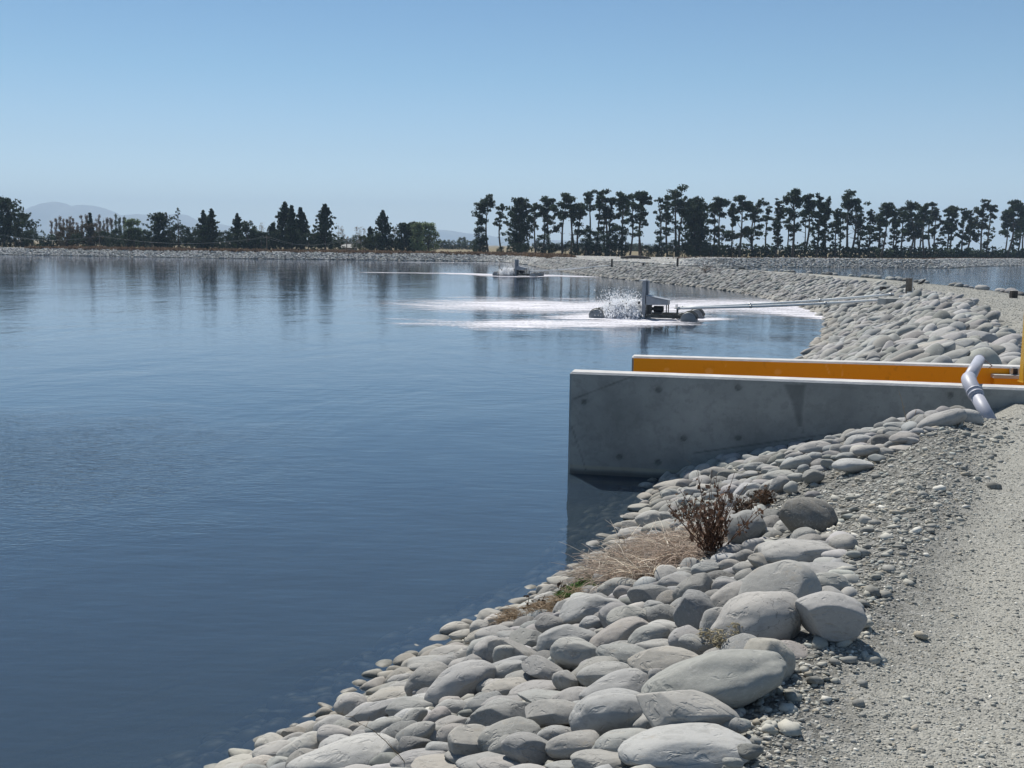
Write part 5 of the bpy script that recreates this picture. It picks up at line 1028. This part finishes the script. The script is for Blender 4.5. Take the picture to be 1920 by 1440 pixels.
# hedges
def hedge(a, b, D, hm, label, seed, th=1.2, tone=PINE, D2=None):
    D2 = D2 or D; r = np.random.default_rng(seed); xa, xb = at_dist(a, 470, D)[0], at_dist(b, 470, D2)[0]; L = math.hypot(xb-xa, D2-D); n = int(L/1.0)+2; xs = np.linspace(0, 1, n); t_ = Tri()
    z0 = hz((xa+xb)/2, D); c = [[(xb-xa)*t+r.normal(0, .1), (D2-D)*t+r.normal(0, .2), hm*q*(1+.10*r.normal())] for t in xs for q in (.2, .5, .85)]
    foliage(t_, c, [max(.55, hm*.34)]*len(c), int(75*n*max(1, hm/2)), .55, tone, r, 1.0, 0)
    root = empty('hedge', (xa, D, z0), label, 'hedge'); t_.build('leaves', root)
    g = MB()
    for t in np.linspace(.01, .99, max(3, int(L/4))): g.tube([((xb-xa)*t, (D2-D)*t, -.2), ((xb-xa)*t+.1, (D2-D)*t, hm*.7)], [.12, .05], 5)
    g.build('stems', [M_BARK], root)
hedge(1325, 1640, 212, 2.3, 'long dark clipped hedge under the pines behind the right hand pond', 1); hedge(1645, 1960, 222, 2.9, 'dark hedge under the last pines beyond the kink in the bank', 11, D2=266); hedge(78, 136, 225, 2.4, 'dark clipped hedge on the far left shore below the poplars', 2); hedge(812, 896, 420, 2.9, 'distant straight hedge across the open field in the middle', 3, tone=DEC)
hedge(1000, 1330, 440, 2.6, 'very distant hedge glimpsed between the pine trunks', 4, tone=DEC); hedge(136, 812, 430, 3.2, 'long distant hedge behind the far shore trees', 5, tone=DEC)
# dry grass strip on the far banks
r = np.random.default_rng(71); t_ = Tri(); cen = []; 
Q = np.stack([r.uniform(-125, 14, 60000), r.uniform(150, 200, 60000)], 1); d = sdf(Q, POND1); k = (d > 2.4) & (d < 6.0) & (sdf(Q, POND2) > 3); Q = Q[k]; w_ = n2(Q[:, 0], Q[:, 1], .22, 3)+.35*n2(Q[:, 0], Q[:, 1], .9, 4)+.004*(Q[:, 0]+60); Q = Q[w_ > -.22][:5200]; z = height(Q[:, 0], Q[:, 1])
foliage(t_, [[q[0], q[1], zz+.12] for q, zz in zip(Q, z)], r.uniform(.18, .5, len(Q)), 60000, .24, (.20, .135, .085), r, .8, 1.0)
t_.build('dry_grass', None, label='reddish brown dry grass along the top of the far left bank', cat='dry grass', kind='stuff')
t_ = Tri(); Q = np.stack([r.uniform(15, 130, 60000), r.uniform(150, 250, 60000)], 1); d = np.minimum(sdf(Q, POND2), sdf(Q, POND1)); k = (d > 3.4) & (d < 6); Q = Q[k][:1100]; z = height(Q[:, 0], Q[:, 1])
foliage(t_, [[q[0], q[1], zz+.05] for q, zz in zip(Q, z)], r.uniform(.1, .25, len(Q)), 7000, .2, (.16, .10, .07), r, .7, 1.0)
t_.build('dry_grass', None, label='thin brown grass along the top of the bank below the pines', cat='dry grass', kind='stuff')
tree(990, 483, 14, 'bush', 176, 'small pale round bush on the rocks of the far shore', 'bush', 'bush', None, 800, (.16, .15, .09))
fl = gp_(1192, 487); lg = empty('log_shape', (fl[0], fl[1], hz(fl[0], fl[1])+.2), 'dark log shaped form lying on the bank below the pines', 'log'); g = MB(); g.tube([(-2, 0, 0), (-.5, .2, .15), (.8, .1, .1), (2, 0, .0)], [.18, .3, .28, .12], 9); g.tube([(.2, .1, .1), (.7, .2, .6)], [.1, .04], 6); g.build('trunk', [M_BARK], lg)  # low dark form on the bank, built as a branched tube
# power poles with wires, two distant sheds
pp = []
for i, (u, vt, D) in enumerate([(-40, 428, 185+8), (186, 440, 196), (500, 442, 196.5), (650, 446, 194)]):
    a = at_dist(u, vt, D); zb = hz(a[0], a[1]); pl = empty('power_pole', (a[0], a[1], zb), ['power pole at the left edge', 'thin grey power pole in front of the brown trees', 'thin power pole left of the upswept conifers', 'thin power pole right of the lone conifer'][i], 'power pole', 'power poles along the far shore')
    g = MB(); g.tube([(0, 0, 0), (0, 0, a[2]-zb)], [.11, .07], 8); g.build('shaft', [M_WOOD], pl); g = MB(); g.box((0, 0, a[2]-zb-.25), (.6, .05, .05)); g.build('crossarm', [M_WOOD], pl); pp.append(a)
M_WIRE = simple('power_wire', (.45, .47, .47), .5, .4)
for i in range(3):
    a, b = Vector(pp[i]), Vector(pp[i+1])
    for s_, nm in ((-.55, 'left'), (.55, 'right')):
        g = MB(); g.tube([(b-a)*t+Vector((s_, 0, -1.3*4*t*(1-t)-.2)) for t in np.linspace(0, 1, 24)], .013, 4); r_ = g.build('power_wire', [M_WIRE], loc=tuple(a), label=f"pale sagging power wire, {'nearer' if s_ < 0 else 'farther'} line in {['the first span', 'the middle span', 'the last span'][i]} from the left", cat='wire', group='power wires')
M_ROOF = simple('pale_roof', (.30, .30, .29), .8); M_WALLH = simple('shed_wall', (.3, .27, .24), .8)
for (u, v, wd, lb) in [(421, 461, 2.2, 'small pale roofed shed between the dark conifers'), (655, 464, 3.2, 'long low white roofed shed right of the lone conifer')]:
    a = at_dist(u, v, 228); zb = hz(a[0], a[1]); sh = empty('shed', (a[0], a[1], zb), lb, 'shed', None, .2); hh = max(1.2, a[2]-zb)
    g = MB(); g.box((0, 0, hh/2-.1), (wd/2, 1.5, hh/2), 0); g.build('wall', [M_WALLH], sh)
    g = MB(); g.add([(-wd/2-.2, -1.8, hh-.2), (wd/2+.2, -1.8, hh-.2), (wd/2+.2, 0, hh+.55), (-wd/2-.2, 0, hh+.55), (wd/2+.2, 1.8, hh-.2), (-wd/2-.2, 1.8, hh-.2)], [(0, 1, 2, 3), (3, 2, 4, 5)]); g.build('roof', [M_ROOF], sh)
# ------------------------------------------------------------ mountains and haze
def ridge(name, prof_, D, depth, seed):
    us = np.linspace(prof_[0][0], prof_[-1][0], 260); vs = np.interp(us, [q[0] for q in prof_], [q[1] for q in prof_]); vs = vs+1.0*n2(us, us*0, .06, seed)+.5*n2(us, us*0, .2, seed+1)
    rowsN = 24; V = []
    for j in range(rowsN+1):
        t = j/rowsN; k = math.sin(math.pi*t)**.8 if t < .5 else math.sin(math.pi*t)
        for u, v in zip(us, vs):
            p = at_dist(u, v, D); h_ = max(0, p[2]); x = p[0]; y = D+(t-.5)*depth
            rv = 1+.30*math.sin(u*.09+t*5+3*math.sin(t*9+u*.02))*(1-k)
            V.append((x, y, h_*k*(rv if abs(t-.5) > .02 else 1)-2))
    nx = len(us); I = np.arange(rowsN)[:, None]*nx+np.arange(nx-1)[None]; Fq = np.stack([I, I+1, I+1+nx, I+nx], -1).reshape(-1, 4)
    m_ = simple('mountain_scrub', (.16, .15, .10), .95, var=.3, scale=.01); link(name, mesh_np(name, V, Fq, [m_], True), kind='structure')
ridge('mountain', [(20, 446), (45, 402), (55, 396), (75, 385), (92, 380), (103, 377), (120, 381), (135, 387), (155, 384), (180, 386), (200, 393), (215, 401), (235, 404), (260, 401), (290, 402), (330, 401), (345, 402), (362, 410), (395, 418), (440, 424), (520, 440), (560, 455)], 9000, 1500, 3)
ridge('hills', [(600, 456), (700, 440), (760, 436), (800, 431), (835, 431), (870, 436), (960, 446), (1200, 456), (1400, 460), (1500, 470)], 9700, 500, 8)
bm = bmesh.new(); bmesh.ops.create_cube(bm, size=1)
for q in bm.verts: q.co = Vector((q.co.x*20400, q.co.y*20400, q.co.z*(385+3.5)+(385-3.5)/2))
me = bpy.data.meshes.new('haze'); bm.to_mesh(me); bm.free(); m = bpy.data.materials.new('haze'); m.use_nodes = True; nt = m.node_tree; nt.nodes.clear(); o_ = N(nt, 'OutputMaterial'); v_ = N(nt, 'VolumePrincipled'); nt.links.new(v_.outputs[0], o_.inputs['Volume'])
v_.inputs['Color'].default_value = (.56, .74, .97, 1); v_.inputs['Density'].default_value = HAZE; v_.inputs['Anisotropy'].default_value = 0.0; me.materials.append(m); link('haze', me, kind='stuff')
